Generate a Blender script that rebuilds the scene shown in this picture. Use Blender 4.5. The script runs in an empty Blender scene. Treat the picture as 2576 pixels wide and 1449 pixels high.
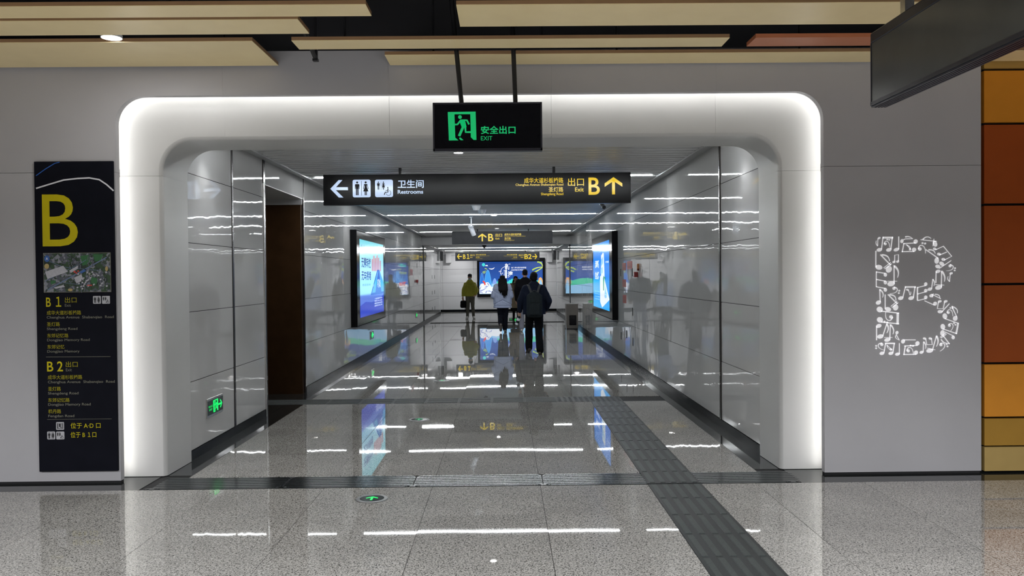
import bpy, bmesh, math, random
from mathutils import Vector, Matrix, noise
random.seed(7)
PI = math.pi
SC = bpy.context.scene
COL = SC.collection

# ------------------------------------------------------------------ camera
CAM_H, F_PX, W_PX, H_PX = 1.60, 2075.24, 2576, 1449
YAW, PITCH, ROLL = .0090, .0149, -.0093
_fw = Vector((math.sin(YAW)*math.cos(PITCH), math.cos(YAW)*math.cos(PITCH), -math.sin(PITCH)))
_r0 = Vector((math.cos(YAW), -math.sin(YAW), 0)); _u0 = _r0.cross(_fw)
_rt = math.cos(ROLL)*_r0 + math.sin(ROLL)*_u0
_up = -math.sin(ROLL)*_r0 + math.cos(ROLL)*_u0
cd = bpy.data.cameras.new('camera'); cam = bpy.data.objects.new('camera', cd); COL.objects.link(cam)
cd.sensor_width = 36; cd.lens = 36*F_PX/W_PX; cd.clip_start = .05; cd.clip_end = 200
m = Matrix((_rt, _up, -_fw)).transposed().to_4x4(); m.translation = (0, 0, CAM_H); cam.matrix_world = m
SC.camera = cam

def at(px, py, axis, val):
    """point of the photograph -> point on the plane axis=val"""
    d = _fw*F_PX + _rt*(px-W_PX/2) + _up*(H_PX/2-py)
    o = (0, 0, CAM_H); t = (val-o[axis])/d[axis]
    return Vector((t*d[0], t*d[1], CAM_H+t*d[2]))

# ------------------------------------------------------------------ world, exposure, hall lights
w = bpy.data.worlds.new('world'); SC.world = w; w.use_nodes = True
w.node_tree.nodes['Background'].inputs[0].default_value = (.6, .62, .7, 1)
w.node_tree.nodes['Background'].inputs[1].default_value = .02
SC.view_settings.view_transform = 'Standard'; SC.view_settings.look = 'None'
SC.view_settings.exposure = 0.45; SC.view_settings.gamma = 1; SC.view_settings.use_curve_mapping = False
LINE_E, LED_E, SPOT_W, SCREEN_E = 62.0, 19.0, 16.0, .78
HALL_W = 114.0

def area(name, loc, size, power, col=(.98, .985, 1), spread=PI, rot=(0, 0, 0), sy=None):
    l = bpy.data.lights.new(name, 'AREA'); l.energy = power; l.color = col; l.spread = spread
    l.shape = 'RECTANGLE' if sy else 'DISK'; l.size = size
    if sy: l.size_y = sy
    o = bpy.data.objects.new(name, l); COL.objects.link(o); o.location = loc; o.rotation_euler = rot
    return o
# lamps of the concourse behind and beside the viewer (recessed between the ceiling boards)
for x in (-8.0, -4.8, -1.6, 1.6, 4.8, 8.0):
    for y in (1.4, -1.4, -4.2):
        area('hall_lamp', (x, y, 3.22), .4, HALL_W, (.97, .975, 1), 2.72)

# ------------------------------------------------------------------ materials
def srgb(*c):
    return tuple(((v/255)/12.92 if v/255 <= .04045 else ((v/255+.055)/1.055)**2.4) for v in c)+(1,)
def mat(name, col, rough=.5, metal=0, ior=1.5, var=.05, vscale=8, bump=None, emit=None, estr=0, coat=0, col2=None, spec=.5):
    """principled material with a noise driven variation; bump = (scale, distance)"""
    m = bpy.data.materials.new(name); m.use_nodes = True; nt = m.node_tree; b = nt.nodes['Principled BSDF']
    if len(col) == 3: col = tuple(col)+(1,)
    b.inputs['Roughness'].default_value = rough; b.inputs['Metallic'].default_value = metal; b.inputs['IOR'].default_value = ior
    b.inputs['Coat Weight'].default_value = coat; b.inputs['Specular IOR Level'].default_value = spec
    g = nt.nodes.new('ShaderNodeNewGeometry')
    n = nt.nodes.new('ShaderNodeTexNoise'); n.inputs['Scale'].default_value = vscale; n.inputs['Detail'].default_value = 4
    nt.links.new(g.outputs['Position'], n.inputs['Vector'])
    r = nt.nodes.new('ShaderNodeValToRGB')
    c2 = tuple(col2)+(1,) if col2 and len(col2) == 3 else col2
    lo = c2 if c2 else tuple(max(0, c*(1-var)) for c in col[:3])+(1,)
    hi = col if c2 else tuple(min(1, c*(1+var)) for c in col[:3])+(1,)
    r.color_ramp.elements[0].color = lo; r.color_ramp.elements[1].color = hi
    r.color_ramp.elements[0].position = .3; r.color_ramp.elements[1].position = .7
    nt.links.new(n.outputs['Fac'], r.inputs['Fac']); nt.links.new(r.outputs['Color'], b.inputs['Base Color'])
    if bump:
        n2 = nt.nodes.new('ShaderNodeTexNoise'); n2.inputs['Scale'].default_value = bump[0]; n2.inputs['Detail'].default_value = 2
        nt.links.new(g.outputs['Position'], n2.inputs['Vector'])
        bp = nt.nodes.new('ShaderNodeBump'); bp.inputs['Strength'].default_value = 1; bp.inputs['Distance'].default_value = bump[1]
        nt.links.new(n2.outputs['Fac'], bp.inputs['Height']); nt.links.new(bp.outputs['Normal'], b.inputs['Normal'])
    if emit:
        b.inputs['Emission Color'].default_value = tuple(emit)[:3]+(1,); b.inputs['Emission Strength'].default_value = estr
    return m

def granite(name, base, dark, light, rough, scale=85):
    m = bpy.data.materials.new(name); m.use_nodes = True; nt = m.node_tree; b = nt.nodes['Principled BSDF']
    g = nt.nodes.new('ShaderNodeNewGeometry')
    n = nt.nodes.new('ShaderNodeTexNoise'); n.inputs['Scale'].default_value = scale; n.inputs['Detail'].default_value = 3
    n.inputs['Roughness'].default_value = .6; n.inputs['Distortion'].default_value = 1.1
    nt.links.new(g.outputs['Position'], n.inputs['Vector'])
    r = nt.nodes.new('ShaderNodeValToRGB'); e = r.color_ramp.elements
    e[0].position = .40; e[0].color = dark; e[1].position = .505; e[1].color = base
    x = e.new(.60); x.color = base; x = e.new(.70); x.color = light
    nt.links.new(n.outputs['Fac'], r.inputs['Fac'])
    n2 = nt.nodes.new('ShaderNodeTexNoise'); n2.inputs['Scale'].default_value = 2.2; n2.inputs['Detail'].default_value = 3
    nt.links.new(g.outputs['Position'], n2.inputs['Vector'])
    mx = nt.nodes.new('ShaderNodeMixRGB'); mx.blend_type = 'MULTIPLY'; mx.inputs[0].default_value = .35
    nt.links.new(r.outputs['Color'], mx.inputs[1]); nt.links.new(n2.outputs['Fac'], mx.inputs[2])
    oi = nt.nodes.new('ShaderNodeObjectInfo'); mr = nt.nodes.new('ShaderNodeMapRange')
    mr.inputs['To Min'].default_value = 1.16; mr.inputs['To Max'].default_value = 1.30
    nt.links.new(oi.outputs['Random'], mr.inputs['Value'])
    m2 = nt.nodes.new('ShaderNodeMixRGB'); m2.blend_type = 'MULTIPLY'; m2.inputs[0].default_value = 1
    nt.links.new(mx.outputs[0], m2.inputs[1]); nt.links.new(mr.outputs[0], m2.inputs[2])
    nt.links.new(m2.outputs[0], b.inputs['Base Color'])
    b.inputs['Roughness'].default_value = rough; b.inputs['IOR'].default_value = 1.52
    # polishing waviness
    n3 = nt.nodes.new('ShaderNodeTexNoise'); n3.inputs['Scale'].default_value = 1.6; n3.inputs['Detail'].default_value = 1
    nt.links.new(g.outputs['Position'], n3.inputs['Vector'])
    bp = nt.nodes.new('ShaderNodeBump'); bp.inputs['Strength'].default_value = 1; bp.inputs['Distance'].default_value = .00035
    nt.links.new(n3.outputs['Fac'], bp.inputs['Height']); nt.links.new(bp.outputs['Normal'], b.inputs['Normal'])
    return m

def emis(name, col, s, col2=None, axis=2, stops=None):
    """emitting surface; with col2 a vertical gradient in generated coordinates"""
    m = bpy.data.materials.new(name); m.use_nodes = True; nt = m.node_tree; b = nt.nodes['Principled BSDF']
    b.inputs['Base Color'].default_value = (.02, .02, .02, 1); b.inputs['Roughness'].default_value = .12
    b.inputs['Emission Strength'].default_value = s
    b.inputs['Emission Color'].default_value = col
    if col2 or stops:
        tc = nt.nodes.new('ShaderNodeTexCoord'); sp = nt.nodes.new('ShaderNodeSeparateXYZ')
        nt.links.new(tc.outputs['Generated'], sp.inputs[0])
        r = nt.nodes.new('ShaderNodeValToRGB')
        if stops:
            r.color_ramp.elements[0].position = stops[0][0]; r.color_ramp.elements[0].color = stops[0][1]
            r.color_ramp.elements[1].position = stops[-1][0]; r.color_ramp.elements[1].color = stops[-1][1]
            for p, c in stops[1:-1]:
                x = r.color_ramp.elements.new(p); x.color = c
        else:
            r.color_ramp.elements[0].color = col; r.color_ramp.elements[1].color = col2
        nt.links.new(sp.outputs[axis], r.inputs['Fac']); nt.links.new(r.outputs['Color'], b.inputs['Emission Color'])
    return m

M = {}
M['facade'] = mat('grey_wall_paint', (.365, .36, .372), .55, var=.02, vscale=3)
M['portal'] = mat('white_moulded_shell', (.455, .455, .445), .42, var=.015, vscale=2)
M['panel'] = mat('glossy_enamel_panel', (.47, .47, .465), .022, ior=1.55, var=.015, vscale=1.5, bump=(2.2, .0019))
M['panel_end'] = mat('glossy_white_panel', (.60, .60, .61), .16, var=.015, vscale=1.5)
M['mullion'] = mat('dark_metal_joint', (.035, .03, .028), .25, metal=.6)
M['chrome'] = mat('brushed_steel', (.55, .54, .52), .28, metal=1, var=.06, vscale=30)
M['bronze'] = mat('bronze_steel', (.085, .043, .018), .34, metal=.75, var=.12, vscale=5)
M['gap'] = mat('black_gap', (.006, .006, .007), .8)
M['void'] = mat('black_ceiling_void', (.010, .010, .013), .7, var=.3, vscale=2)
M['black_metal'] = mat('black_metal', (.014, .014, .016), .35, metal=.2)
M['black_skirt'] = mat('black_stone_skirting', (.005, .006, .007), .22, var=.2, vscale=40, spec=.03)
M['slat'] = mat('grey_aluminium_slat', (.56, .57, .57), .34, metal=.15, var=.02)
M['ctrim'] = mat('grey_ceiling_trim', (.40, .405, .41), .4, metal=.3, var=.02)
M['floor'] = granite('speckled_granite', srgb(160, 158, 153), srgb(52, 51, 48), srgb(192, 190, 185), .016, 112)
M['border'] = granite('dark_granite', srgb(36, 38, 38), srgb(20, 21, 21), srgb(56, 58, 58), .06)
M['border'].node_tree.nodes['Principled BSDF'].inputs['Specular IOR Level'].default_value = .25
M['channel'] = mat('dark_polished_cover', (.012, .015, .016), .16, var=.2, vscale=60, spec=.22)
M['tactile'] = granite('tactile_stone', srgb(47, 53, 52), srgb(30, 34, 34), srgb(64, 71, 69), .5, 120)
M['tactile_shade'] = granite('tactile_groove_shade', srgb(30, 34, 34), srgb(20, 23, 23), srgb(42, 47, 46), .55, 120)  # darker copy of the stone: shade between the bars put into colour
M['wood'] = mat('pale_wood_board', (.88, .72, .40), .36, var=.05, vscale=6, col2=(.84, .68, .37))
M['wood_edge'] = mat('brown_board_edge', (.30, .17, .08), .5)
M['redboard'] = mat('terracotta_board', (.50, .17, .075), .38, var=.05)
M['track'] = mat('matt_black_track', (.004, .004, .004), 1, spec=0)
M['bin_ring'] = mat('dull_steel', (.22, .22, .22), .4, metal=.9)
M['line'] = emis('linear_led', (.95, .985, 1, 1), LINE_E)
M['down'] = emis('downlight_glow', (1, .95, .88, 1), 26)
M['led'] = emis('portal_led_strip', (1, .99, .955, 1), LED_E)
M['white_plastic'] = mat('white_plastic', (.72, .74, .77), .4)
M['grey_plastic'] = mat('grey_plastic', (.28, .28, .28), .5)
M['sign_black'] = mat('black_sign_face', (.006, .006, .008), .10, var=.1, spec=.25)
M['sign_grey'] = mat('dark_grey_sign_face', (.034, .037, .044), .28, var=.1, spec=.2)
M['sign_frame'] = mat('sign_frame_metal', (.045, .045, .058), .32, metal=.5)
M['hang_face'] = mat('hanging_sign_face', (.085, .092, .092), .22, metal=.2, var=.1, vscale=3)
M['navy'] = mat('navy_sign_panel', (.0055, .006, .010), .55, var=.1, spec=.06)
M['yellow'] = mat('yellow_print', (.47, .395, .003), .5, spec=.2)
M['yellow_dim'] = mat('yellow_small_print', (.26, .225, .008), .5, spec=.2)
M['grey_print'] = mat('grey_print', (.17, .165, .13), .5, spec=.2)
M['white_print'] = mat('white_print', (.62, .62, .66), .45)
M['blue_print'] = mat('blue_print', (.02, .10, .38), .45)
M['black_print'] = mat('black_print', (.008, .008, .01), .5)
M['yel_lit'] = emis('yellow_backlit', srgb(255, 216, 0), .58)
M['yel_far'] = emis('yellow_backlit_far', srgb(255, 222, 10), .56)
M['white_lit'] = emis('white_backlit', srgb(200, 222, 255), .64)
M['green_lit'] = emis('green_backlit', srgb(20, 190, 110), .6)
M['green_bright'] = emis('green_bright_backlit', srgb(10, 255, 110), .8)
M['green_bg'] = mat('dark_green_sign_face', (.004, .02, .012), .3)
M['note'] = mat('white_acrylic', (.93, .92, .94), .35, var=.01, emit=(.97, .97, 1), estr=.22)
M['red'] = mat('red_paint', (.20, .012, .012), .35)
M['red_sign'] = mat('red_notice_print', (.34, .06, .05), .4, var=.25, vscale=40)
M['orange_plastic'] = mat('orange_plastic', (.40, .16, .05), .4)

# ------------------------------------------------------------------ mesh helpers
class MB:
    def __init__(s): s.v = []; s.f = []; s.smooth = False
    def add(s, vs, fs):
        o = len(s.v); s.v += [tuple(v) for v in vs]; s.f += [tuple(i+o for i in f) for f in fs]; return s
    def box(s, x0, x1, y0, y1, z0, z1):
        return s.add([(x, y, z) for z in (z0, z1) for y in (y0, y1) for x in (x0, x1)],
                     [(0, 2, 3, 1), (4, 5, 7, 6), (0, 1, 5, 4), (2, 6, 7, 3), (0, 4, 6, 2), (1, 3, 7, 5)])
    def prism(s, poly, fn, d0, d1):
        """2-D outline (a,b) extruded between depths d0 and d1; fn(a,b,d)->xyz"""
        n = len(poly)
        vs = [fn(a, b, d0) for a, b in poly]+[fn(a, b, d1) for a, b in poly]
        fs = [tuple(range(n))[::-1], tuple(range(n, 2*n))]+[(i, (i+1) % n, n+(i+1) % n, n+i) for i in range(n)]
        return s.add(vs, fs)
    def tube(s, pts, r, n=10, r1=None, cap=True):
        pts = [Vector(p) for p in pts]; k = len(pts); rings = []
        for i, p in enumerate(pts):
            t = (pts[min(i+1, k-1)]-pts[max(i-1, 0)]).normalized()
            a = t.orthogonal().normalized() if i == 0 else (pa-t*pa.dot(t)).normalized()
            pa = a; b = t.cross(a); rr = r if r1 is None else r+(r1-r)*i/(k-1)
            rings.append([p+rr*(math.cos(2*PI*j/n)*a+math.sin(2*PI*j/n)*b) for j in range(n)])
        vs = [v for g in rings for v in g]
        fs = [(i*n+j, i*n+(j+1) % n, (i+1)*n+(j+1) % n, (i+1)*n+j) for i in range(k-1) for j in range(n)]
        if cap: fs += [tuple(range(n))[::-1], tuple(range((k-1)*n, k*n))]
        return s.add(vs, fs)
    def lathe(s, prof, c, axis='z', n=24, closed=False):
        vs = []
        for r, h in prof:
            for j in range(n):
                a = 2*PI*j/n; p = (r*math.cos(a), r*math.sin(a), h)
                if axis == 'y': p = (p[0], p[2], p[1])
                if axis == 'x': p = (p[2], p[0], p[1])
                vs.append((c[0]+p[0], c[1]+p[1], c[2]+p[2]))
        k = len(prof)
        fs = [(i*n+j, i*n+(j+1) % n, (i+1)*n+(j+1) % n, (i+1)*n+j) for i in range(k-1) for j in range(n)]
        if closed: fs += [((k-1)*n+j, (k-1)*n+(j+1) % n, (j+1) % n, j) for j in range(n)]
        else: fs += [tuple(range(n))[::-1], tuple(range((k-1)*n, k*n))]
        return s.add(vs, fs)
    def mesh(s, name, m=None, bevel=0, seg=2, smooth=False):
        me = bpy.data.meshes.new(name); me.from_pydata(s.v, [], s.f); me.validate()
        bm = bmesh.new(); bm.from_mesh(me)
        bmesh.ops.recalc_face_normals(bm, faces=bm.faces)
        if bevel:
            bmesh.ops.bevel(bm, geom=[e for e in bm.edges if len(e.link_faces) == 2 and e.calc_face_angle(0) > .5],
                            offset=bevel, segments=seg, affect='EDGES', profile=.5, clamp_overlap=True)
        if smooth:
            for f in bm.faces: f.smooth = True
            for e in bm.edges:
                if len(e.link_faces) == 2 and e.calc_face_angle(0) > .7: e.smooth = False
        bm.to_mesh(me); bm.free()
        if m: me.materials.append(m)
        return me
    def build(s, name, m, parent=None, bevel=0, seg=2, smooth=False):
        return link(name, s.mesh(name, m, bevel, seg, smooth), parent)

def link(name, me, parent=None, loc=(0, 0, 0)):
    o = bpy.data.objects.new(name, me); COL.objects.link(o)
    if parent:
        o.parent = parent
        o.matrix_parent_inverse = world_inv(parent)
    o.location = loc
    return o
def world_mat(o):
    return (world_mat(o.parent) @ o.matrix_parent_inverse if o.parent else Matrix.Identity(4)) @ o.matrix_basis
def world_inv(p): return world_mat(p).inverted()
def thing(name, label, cat, loc=(0, 0, 0), group=None):
    o = bpy.data.objects.new(name, None); COL.objects.link(o); o.location = loc; o.empty_display_size = .1
    o['label'] = label; o['category'] = cat
    if group: o['group'] = group
    return o
def tag(o, label, cat, group=None):
    o['label'] = label; o['category'] = cat
    if group: o['group'] = group
    return o
def struct(o, label=None):
    o['kind'] = 'structure'
    if label: o['label'] = label
    return o
def sempty(name, label):
    o = bpy.data.objects.new(name, None); COL.objects.link(o); o['kind'] = 'structure'; o['label'] = label; return o

class Face:
    """a flat face: pt(u, v, d) = O + u*U + v*V + d*N"""
    def __init__(s, O, U, V): s.O = Vector(O); s.U = Vector(U); s.V = Vector(V); s.N = s.U.cross(s.V)
    def pt(s, u, v, d=0): return s.O+s.U*u+s.V*v+s.N*d
def front(y): return Face((0, y, 0), (1, 0, 0), (0, 0, 1))       # faces the viewer; u = X, v = Z
def flat(face, name, polys, m, parent, d=.001, th=.0015):
    mb = MB()
    for p in polys: mb.prism(p, face.pt, d, d+th)
    o = mb.build(name, m, parent)
    if name.startswith(('map_', 'branch', 'wave_l', 'hill', 'title_r', 'rule_', 'towers', 'road_e', 'white_rib', 'blue_rib', 'divider')) and len(polys) > 1: o['kind'] = 'stuff'
    return o
def circ(cx, cy, rx, ry=None, a=0, n=20):
    ry = ry or rx; c, s_ = math.cos(a), math.sin(a)
    return [(cx+rx*math.cos(t)*c-ry*math.sin(t)*s_, cy+rx*math.cos(t)*s_+ry*math.sin(t)*c) for t in [2*PI*i/n for i in range(n)]]
def rect(x0, x1, y0, y1): return [(x0, y0), (x1, y0), (x1, y1), (x0, y1)]
def rrect(x0, x1, y0, y1, r, n=5):
    o = []
    for cx, cy, a0 in ((x1-r, y1-r, 0), (x0+r, y1-r, PI/2), (x0+r, y0+r, PI), (x1-r, y0+r, 1.5*PI)):
        o += [(cx+r*math.cos(a0+PI/2*i/n), cy+r*math.sin(a0+PI/2*i/n)) for i in range(n+1)]
    return o
def stroke(pts, w, w1=None):
    """a line of width w (tapering to w1) as a list of quads"""
    out = []; k = len(pts)
    w1 = w if w1 is None else w1
    ws = [w+(w1-w)*i/(k-1) for i in range(k)]
    ns = []
    for i in range(k):
        a = pts[max(i-1, 0)]; b = pts[min(i+1, k-1)]; dx, dy = b[0]-a[0], b[1]-a[1]; l = math.hypot(dx, dy) or 1
        ns.append((-dy/l, dx/l))
    for i in range(k-1):
        (x0, y0), (x1, y1) = pts[i], pts[i+1]; n0, n1 = ns[i], ns[i+1]
        out.append([(x0+n0[0]*ws[i]/2, y0+n0[1]*ws[i]/2), (x0-n0[0]*ws[i]/2, y0-n0[1]*ws[i]/2),
                    (x1-n1[0]*ws[i+1]/2, y1-n1[1]*ws[i+1]/2), (x1+n1[0]*ws[i+1]/2, y1+n1[1]*ws[i+1]/2)])
    return out
def bez(p0, p1, p2, n=8):
    return [((1-t)**2*p0[0]+2*t*(1-t)*p1[0]+t*t*p2[0], (1-t)**2*p0[1]+2*t*(1-t)*p1[1]+t*t*p2[1]) for t in [i/n for i in range(n+1)]]

def text(face, body, u0, u1, v0, v1, m, parent, name='lettering', bold=0.0, d=.0012, th=.001, label=None):
    c = bpy.data.curves.new('txt', 'FONT'); c.body = body; c.size = 1; c.offset = bold; c.resolution_u = 4
    o = bpy.data.objects.new('txt', c); COL.objects.link(o)
    me = bpy.data.meshes.new_from_object(o.evaluated_get(bpy.context.evaluated_depsgraph_get()))
    bpy.data.objects.remove(o); bpy.data.curves.remove(c)
    xs = [v.co.x for v in me.vertices]; ys = [v.co.y for v in me.vertices]
    ax, bx, ay, by = min(xs), max(xs), min(ys), max(ys)
    for v in me.vertices:
        v.co = face.pt(u0+(v.co.x-ax)/(bx-ax)*(u1-u0), v0+(v.co.y-ay)/(by-ay)*(v1-v0), d)
    me.materials.clear(); me.materials.append(m); me.name = name
    ob = link(name, me, parent)
    if label: ob['label'] = label
    return ob
def pxbox(x0, y0, x1, y1, Y):
    """photo rectangle -> (u0,u1,v0,v1) on the plane y=Y"""
    a = at((x0), (y0+y1)/2, 1, Y); b = at(x1, (y0+y1)/2, 1, Y); t = at((x0+x1)/2, y0, 1, Y); q = at((x0+x1)/2, y1, 1, Y)
    return a.x, b.x, q.z, t.z
def pxtext(face, body, box, m, parent, Y, **k): return text(face, body, *pxbox(*box, Y), m, parent, **k)
def pxpts(pts, Y):
    o = []
    for x, y in pts:
        q = at(x, y, 1, Y); o.append((q.x, q.z))
    return o

# ================================================================== STRUCTURE
XL, XR = -2.77, 2.246            # corridor walls
YF, YP, YR = 6.49, 6.685, 7.20    # hall wall front, portal face, end of portal reveal
ZC, ZC2 = 2.93, 2.68             # corridor ceilings
YB0, YB1 = 28.0, 28.55           # bulkhead
YE, YW = 35.6, 37.4              # corridor end, end wall
ROWS = [.085, .690, 1.307, 1.916, 2.529]

# ---- floor
floor = struct(MB().box(-14, 14, -8, 45, -.30, -.005).build('floor', M['gap']), 'polished speckled granite floor of the hall and the corridor')
def slab(name, x0, x1, y0, y1, m, z1=0.0, z0=-.0045, tilt=0):
    cx, cy = (x0+x1)/2, (y0+y1)/2
    me = MB().box(x0-cx, x1-cx, y0-cy, y1-cy, z0, z1).mesh(name, m)
    o = link(name, me, floor, (cx, cy, 0))
    if tilt: o.rotation_euler = (random.gauss(0, tilt), random.gauss(0, tilt), 0)
    return o
G = .0017; TILT = .0006
tile_mesh = {}
def tile(x0, x1, y0, y1, m='floor', name='tile'):
    k = (round(x1-x0, 3), round(y1-y0, 3), m)
    if k not in tile_mesh:
        a, b = (x1-x0)/2-G, (y1-y0)/2-G
        tile_mesh[k] = MB().box(-a, a, -b, b, -.0045, 0).mesh(name, M[m])
    o = link(name, tile_mesh[k], floor, ((x0+x1)/2, (y0+y1)/2, 0))
    o.rotation_euler = (random.gauss(0, TILT), random.gauss(0, TILT), 0)
    return o
CX = [-4.6626, -3.8426, -3.0226, -2.2026, -1.3826, -.5626, .2574, 1.0774]
CXR = [1.4874, 1.900, 2.72, 3.54, 4.36, 5.18]
BL, BR = XL+.22, XR-.22
cols_hall = list(zip(CX[:-1], CX[1:]))+list(zip(CXR[:-1], CXR[1:]))
for y0, y1 in ((2.20, 3.02), (3.02, 3.84), (3.84, 4.66), (4.66, 5.49), (5.49, 6.255)):
    for x0, x1 in cols_hall: tile(x0, x1, y0, y1)
slab('slab', -14, 14, -8, 2.198, M['floor']); slab('slab', -14, -4.665, 2.2, 6.25, M['floor']); slab('slab', 5.183, 14, 2.2, 6.25, M['floor'])
for x0, x1 in ((-7, -5.5), (-5.5, -4.2), (-4.2, -2.79)): slab('border_strip', x0+.001, x1-.001, 6.256, 6.70, M['border'])
for x0, x1 in ((2.255, 3.6), (3.6, 5.2), (5.2, 7)): slab('border_strip', x0+.001, x1-.001, 6.256, 6.70, M['border'])
cols_cor = [(BL, CX[3])]+list(zip(CX[3:-1], CX[4:]))+[(CXR[0], BR)]
rows = [(6.635, 7.45), (7.45, 8.35), (8.35, 8.77), (8.77, 9.58), (9.58, 10.40)]
y = 10.82
while y < YB0-.3: rows.append((y, min(y+.82, YB0))); y += .82
y = YB1
rows2 = []
while y < YW-.6: rows2.append((y, min(y+.82, YW-.45))); y += .82
for y0, y1 in rows+rows2:
    for x0, x1 in cols_cor:
        tile(x0, x1, y0, y1)
    if y0 > 10.5: tile(CX[-1], CXR[0], y0, y1)
y = 6.70
while y < YE:
    y1 = min(y+.82, YE)
    for a, b in ((XL, BL), (BR, XR)):
        o = slab('border_strip', a+.001, b-.001, y+.001, y1-.001, M['border'])
    y += .82
slab('border_strip', BL, BR, YB0+.001, YB1-.001, M['track'], z1=-.003)
slab('slab', -9, BL-.002, YE+.002, YW-.452, M['floor']); slab('slab', BR+.002, 9, YE+.002, YW-.452, M['floor'])
slab('border_strip', -9, 9, YW-.45, YW, M['border'])
slab('slab', -7, XL-.002, 9.55, 10.398, M['border']); slab('slab', -7, XL-.002, 10.822, 11.5, M['border'])
# dark polished channel covers across the doorway, ridged lengthwise
def cover_mesh(L):
    mb = MB(); y0, y1 = -.172, .172
    mb.prism([(-L/2+.028, y0), (L/2-.028, y0), (L/2-.004, y0+.05), (L/2-.004, y1-.05), (L/2-.028, y1), (-L/2+.028, y1), (-L/2+.004, y1-.05), (-L/2+.004, y0+.05)],
             lambda a, b, d: (a, b, d), -.0045, -.0012)
    for k in range(6):
        yy = y0+.030+k*.0535
        e = .022 if k in (0, 5) else .006
        mb.prism([(yy, -.0012), (yy+.036, -.0012), (yy+.030, .0010), (yy+.006, .0010)], lambda a, b, d: (d, a, b), -L/2+e, L/2-e)
    return mb.mesh('channel_cover', M['channel'])
cm = cover_mesh(1.0)
bolt = MB().lathe([(.055, 0), (.05, .003)], (0, 0, 0), n=20).mesh('fixing_plate', M['tactile'])
screw = MB().lathe([(.012, 0), (.010, .003)], (0, 0, 0), n=12).mesh('screw', M['black_metal'])
for k in range(5):
    cx = -2.218+k*1.0; w_ = 1.0
    link('channel_cover', cm, floor, (cx, 6.4525, 0))
for k in range(6):
    bx = -2.718+k*1.0 if k else -2.70
    if k == 5: bx = 2.20
    o = MB().lathe([(.060, 0), (.055, .0025)], (0, 0, 0), n=20).mesh('fixing_plate', M['channel'])
    p = link('fixing_plate', o, floor, (bx, 6.282, .0002)); p.scale = (1, .42, 1)
    for dx in (-.03, .03):
        link('screw', screw, floor, (bx+dx, 6.282, .0024))
# tactile paving
def tact_mesh(W, L, dots=False, side=False):
    mb = MB().box(-W/2+.001, W/2-.001, -L/2+.001, L/2-.001, -.0045, .0008)
    if dots:
        for i in range(6):
            for j in range(6):
                x, y = -W/2+W*(i+.5)/6, -L/2+L*(j+.5)/6
                mb.lathe([(.020, .0008), (.018, .0045), (.009, .006)], (x, y, 0), n=8)
    else:
        n = 5; A, B = (L, W) if side else (W, L)
        for i in range(n):
            x = -A/2+A*(i+.5)/n; h = .021
            fn = (lambda a, b, d: (d, a, b)) if side else (lambda a, b, d: (a, d, b))
            mb.prism([(x-h, .0008), (x+h, .0008), (x+h-.004, .0055), (x-h+.004, .0055)], fn, -B/2+.018, B/2-.018)
    me = mb.mesh('tactile_tile', M['tactile_shade']); me.materials.append(M['tactile'])
    for p in me.polygons:
        if p.center.z > .0012: p.material_index = 1
    return me
TX0, TX1 = 1.078, 1.487
tb = tact_mesh(TX1-TX0, .412)
for k in range(5): link('tactile_tile', tb, floor, ((TX0+TX1)/2, 6.255-.41*(k+.5), 0))
tbc = tact_mesh(TX1-TX0, .36); link('tactile_tile', tbc, floor, ((TX0+TX1)/2, 6.4525, .003))
tb2 = tact_mesh(TX1-TX0, .4183)
for k in range(9): link('tactile_tile', tb2, floor, ((TX0+TX1)/2, 6.635+.4183*(k+.5), 0))
td = tact_mesh(TX1-TX0, .418, True); ts = tact_mesh(.4183, .418, side=True); td2 = tact_mesh(.4183, .418, True)
link('tactile_tile', td, floor, ((TX0+TX1)/2, 10.61, 0)); link('tactile_tile', td2, floor, (TX0-.21, 10.61, 0))
for k in range(1, 15): link('tactile_tile', ts, floor, (TX0-.4183*(k+.5), 10.61, 0))

# ---- hall wall with its doorway
def arc_pts(x0, x1, zt, r, n=10):
    """open path up the left side, over the top, down the right side"""
    p = [(x0, 0)]
    p += [(x0+r-r*math.cos(PI/2*i/n), zt-r+r*math.sin(PI/2*i/n)) for i in range(n+1)]
    p += [(x1-r+r*math.sin(PI/2*i/n), zt-r+r*math.cos(PI/2*i/n)) for i in range(n+1)]
    return p+[(x1, 0)]
OX0, OX1, OZ, OR = -3.03, 2.522, 3.03, .22
wf = struct(MB().box(-8, OX0-.12, YF+.20, YF+.30, 0, 3.4).box(OX1+.12, 9, YF+.20, YF+.30, 0, 3.4).box(OX0-.12, OX1+.12, YF+.20, YF+.30, OZ+.12, 3.4)
            .build('wall_front', M['gap']), 'grey painted hall wall around the glowing doorway')
g = .0015
arcL = [(OX0+OR-OR*math.cos(PI/2*i/12), OZ-OR+OR*math.sin(PI/2*i/12)) for i in range(13)]
arcR = [(OX1-OR+OR*math.cos(PI/2*i/12), OZ-OR+OR*math.sin(PI/2*i/12)) for i in range(13)]
VJ = [-2.189, -.895, .382, 1.679]; ZT = 3.372; ZJ = 2.438
pol = [rect(-8, OX0, .018, ZJ-g),
       [(-8, ZJ+g), (OX0, ZJ+g)]+arcL+[(VJ[0]-g*.25, OZ), (VJ[0]-g*.25, ZT), (-8, ZT)]]
pol += [rect(VJ[i]+g*.25, VJ[i+1]-g*.25, OZ, ZT) for i in range(3)]
pol += [[(3.769, ZJ+g), (3.769, ZT), (VJ[3]+g*.25, ZT), (VJ[3]+g*.25, OZ)]+arcR[::-1]+[(OX1, ZJ+g)],
        rect(OX1, 3.769, .018, ZJ-g)]
for p in pol:
    MB().prism(p, lambda a, b, d: (a, d, b), YF, YF+.06).build('panel', M['facade'], wf)
mb = MB()
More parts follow.
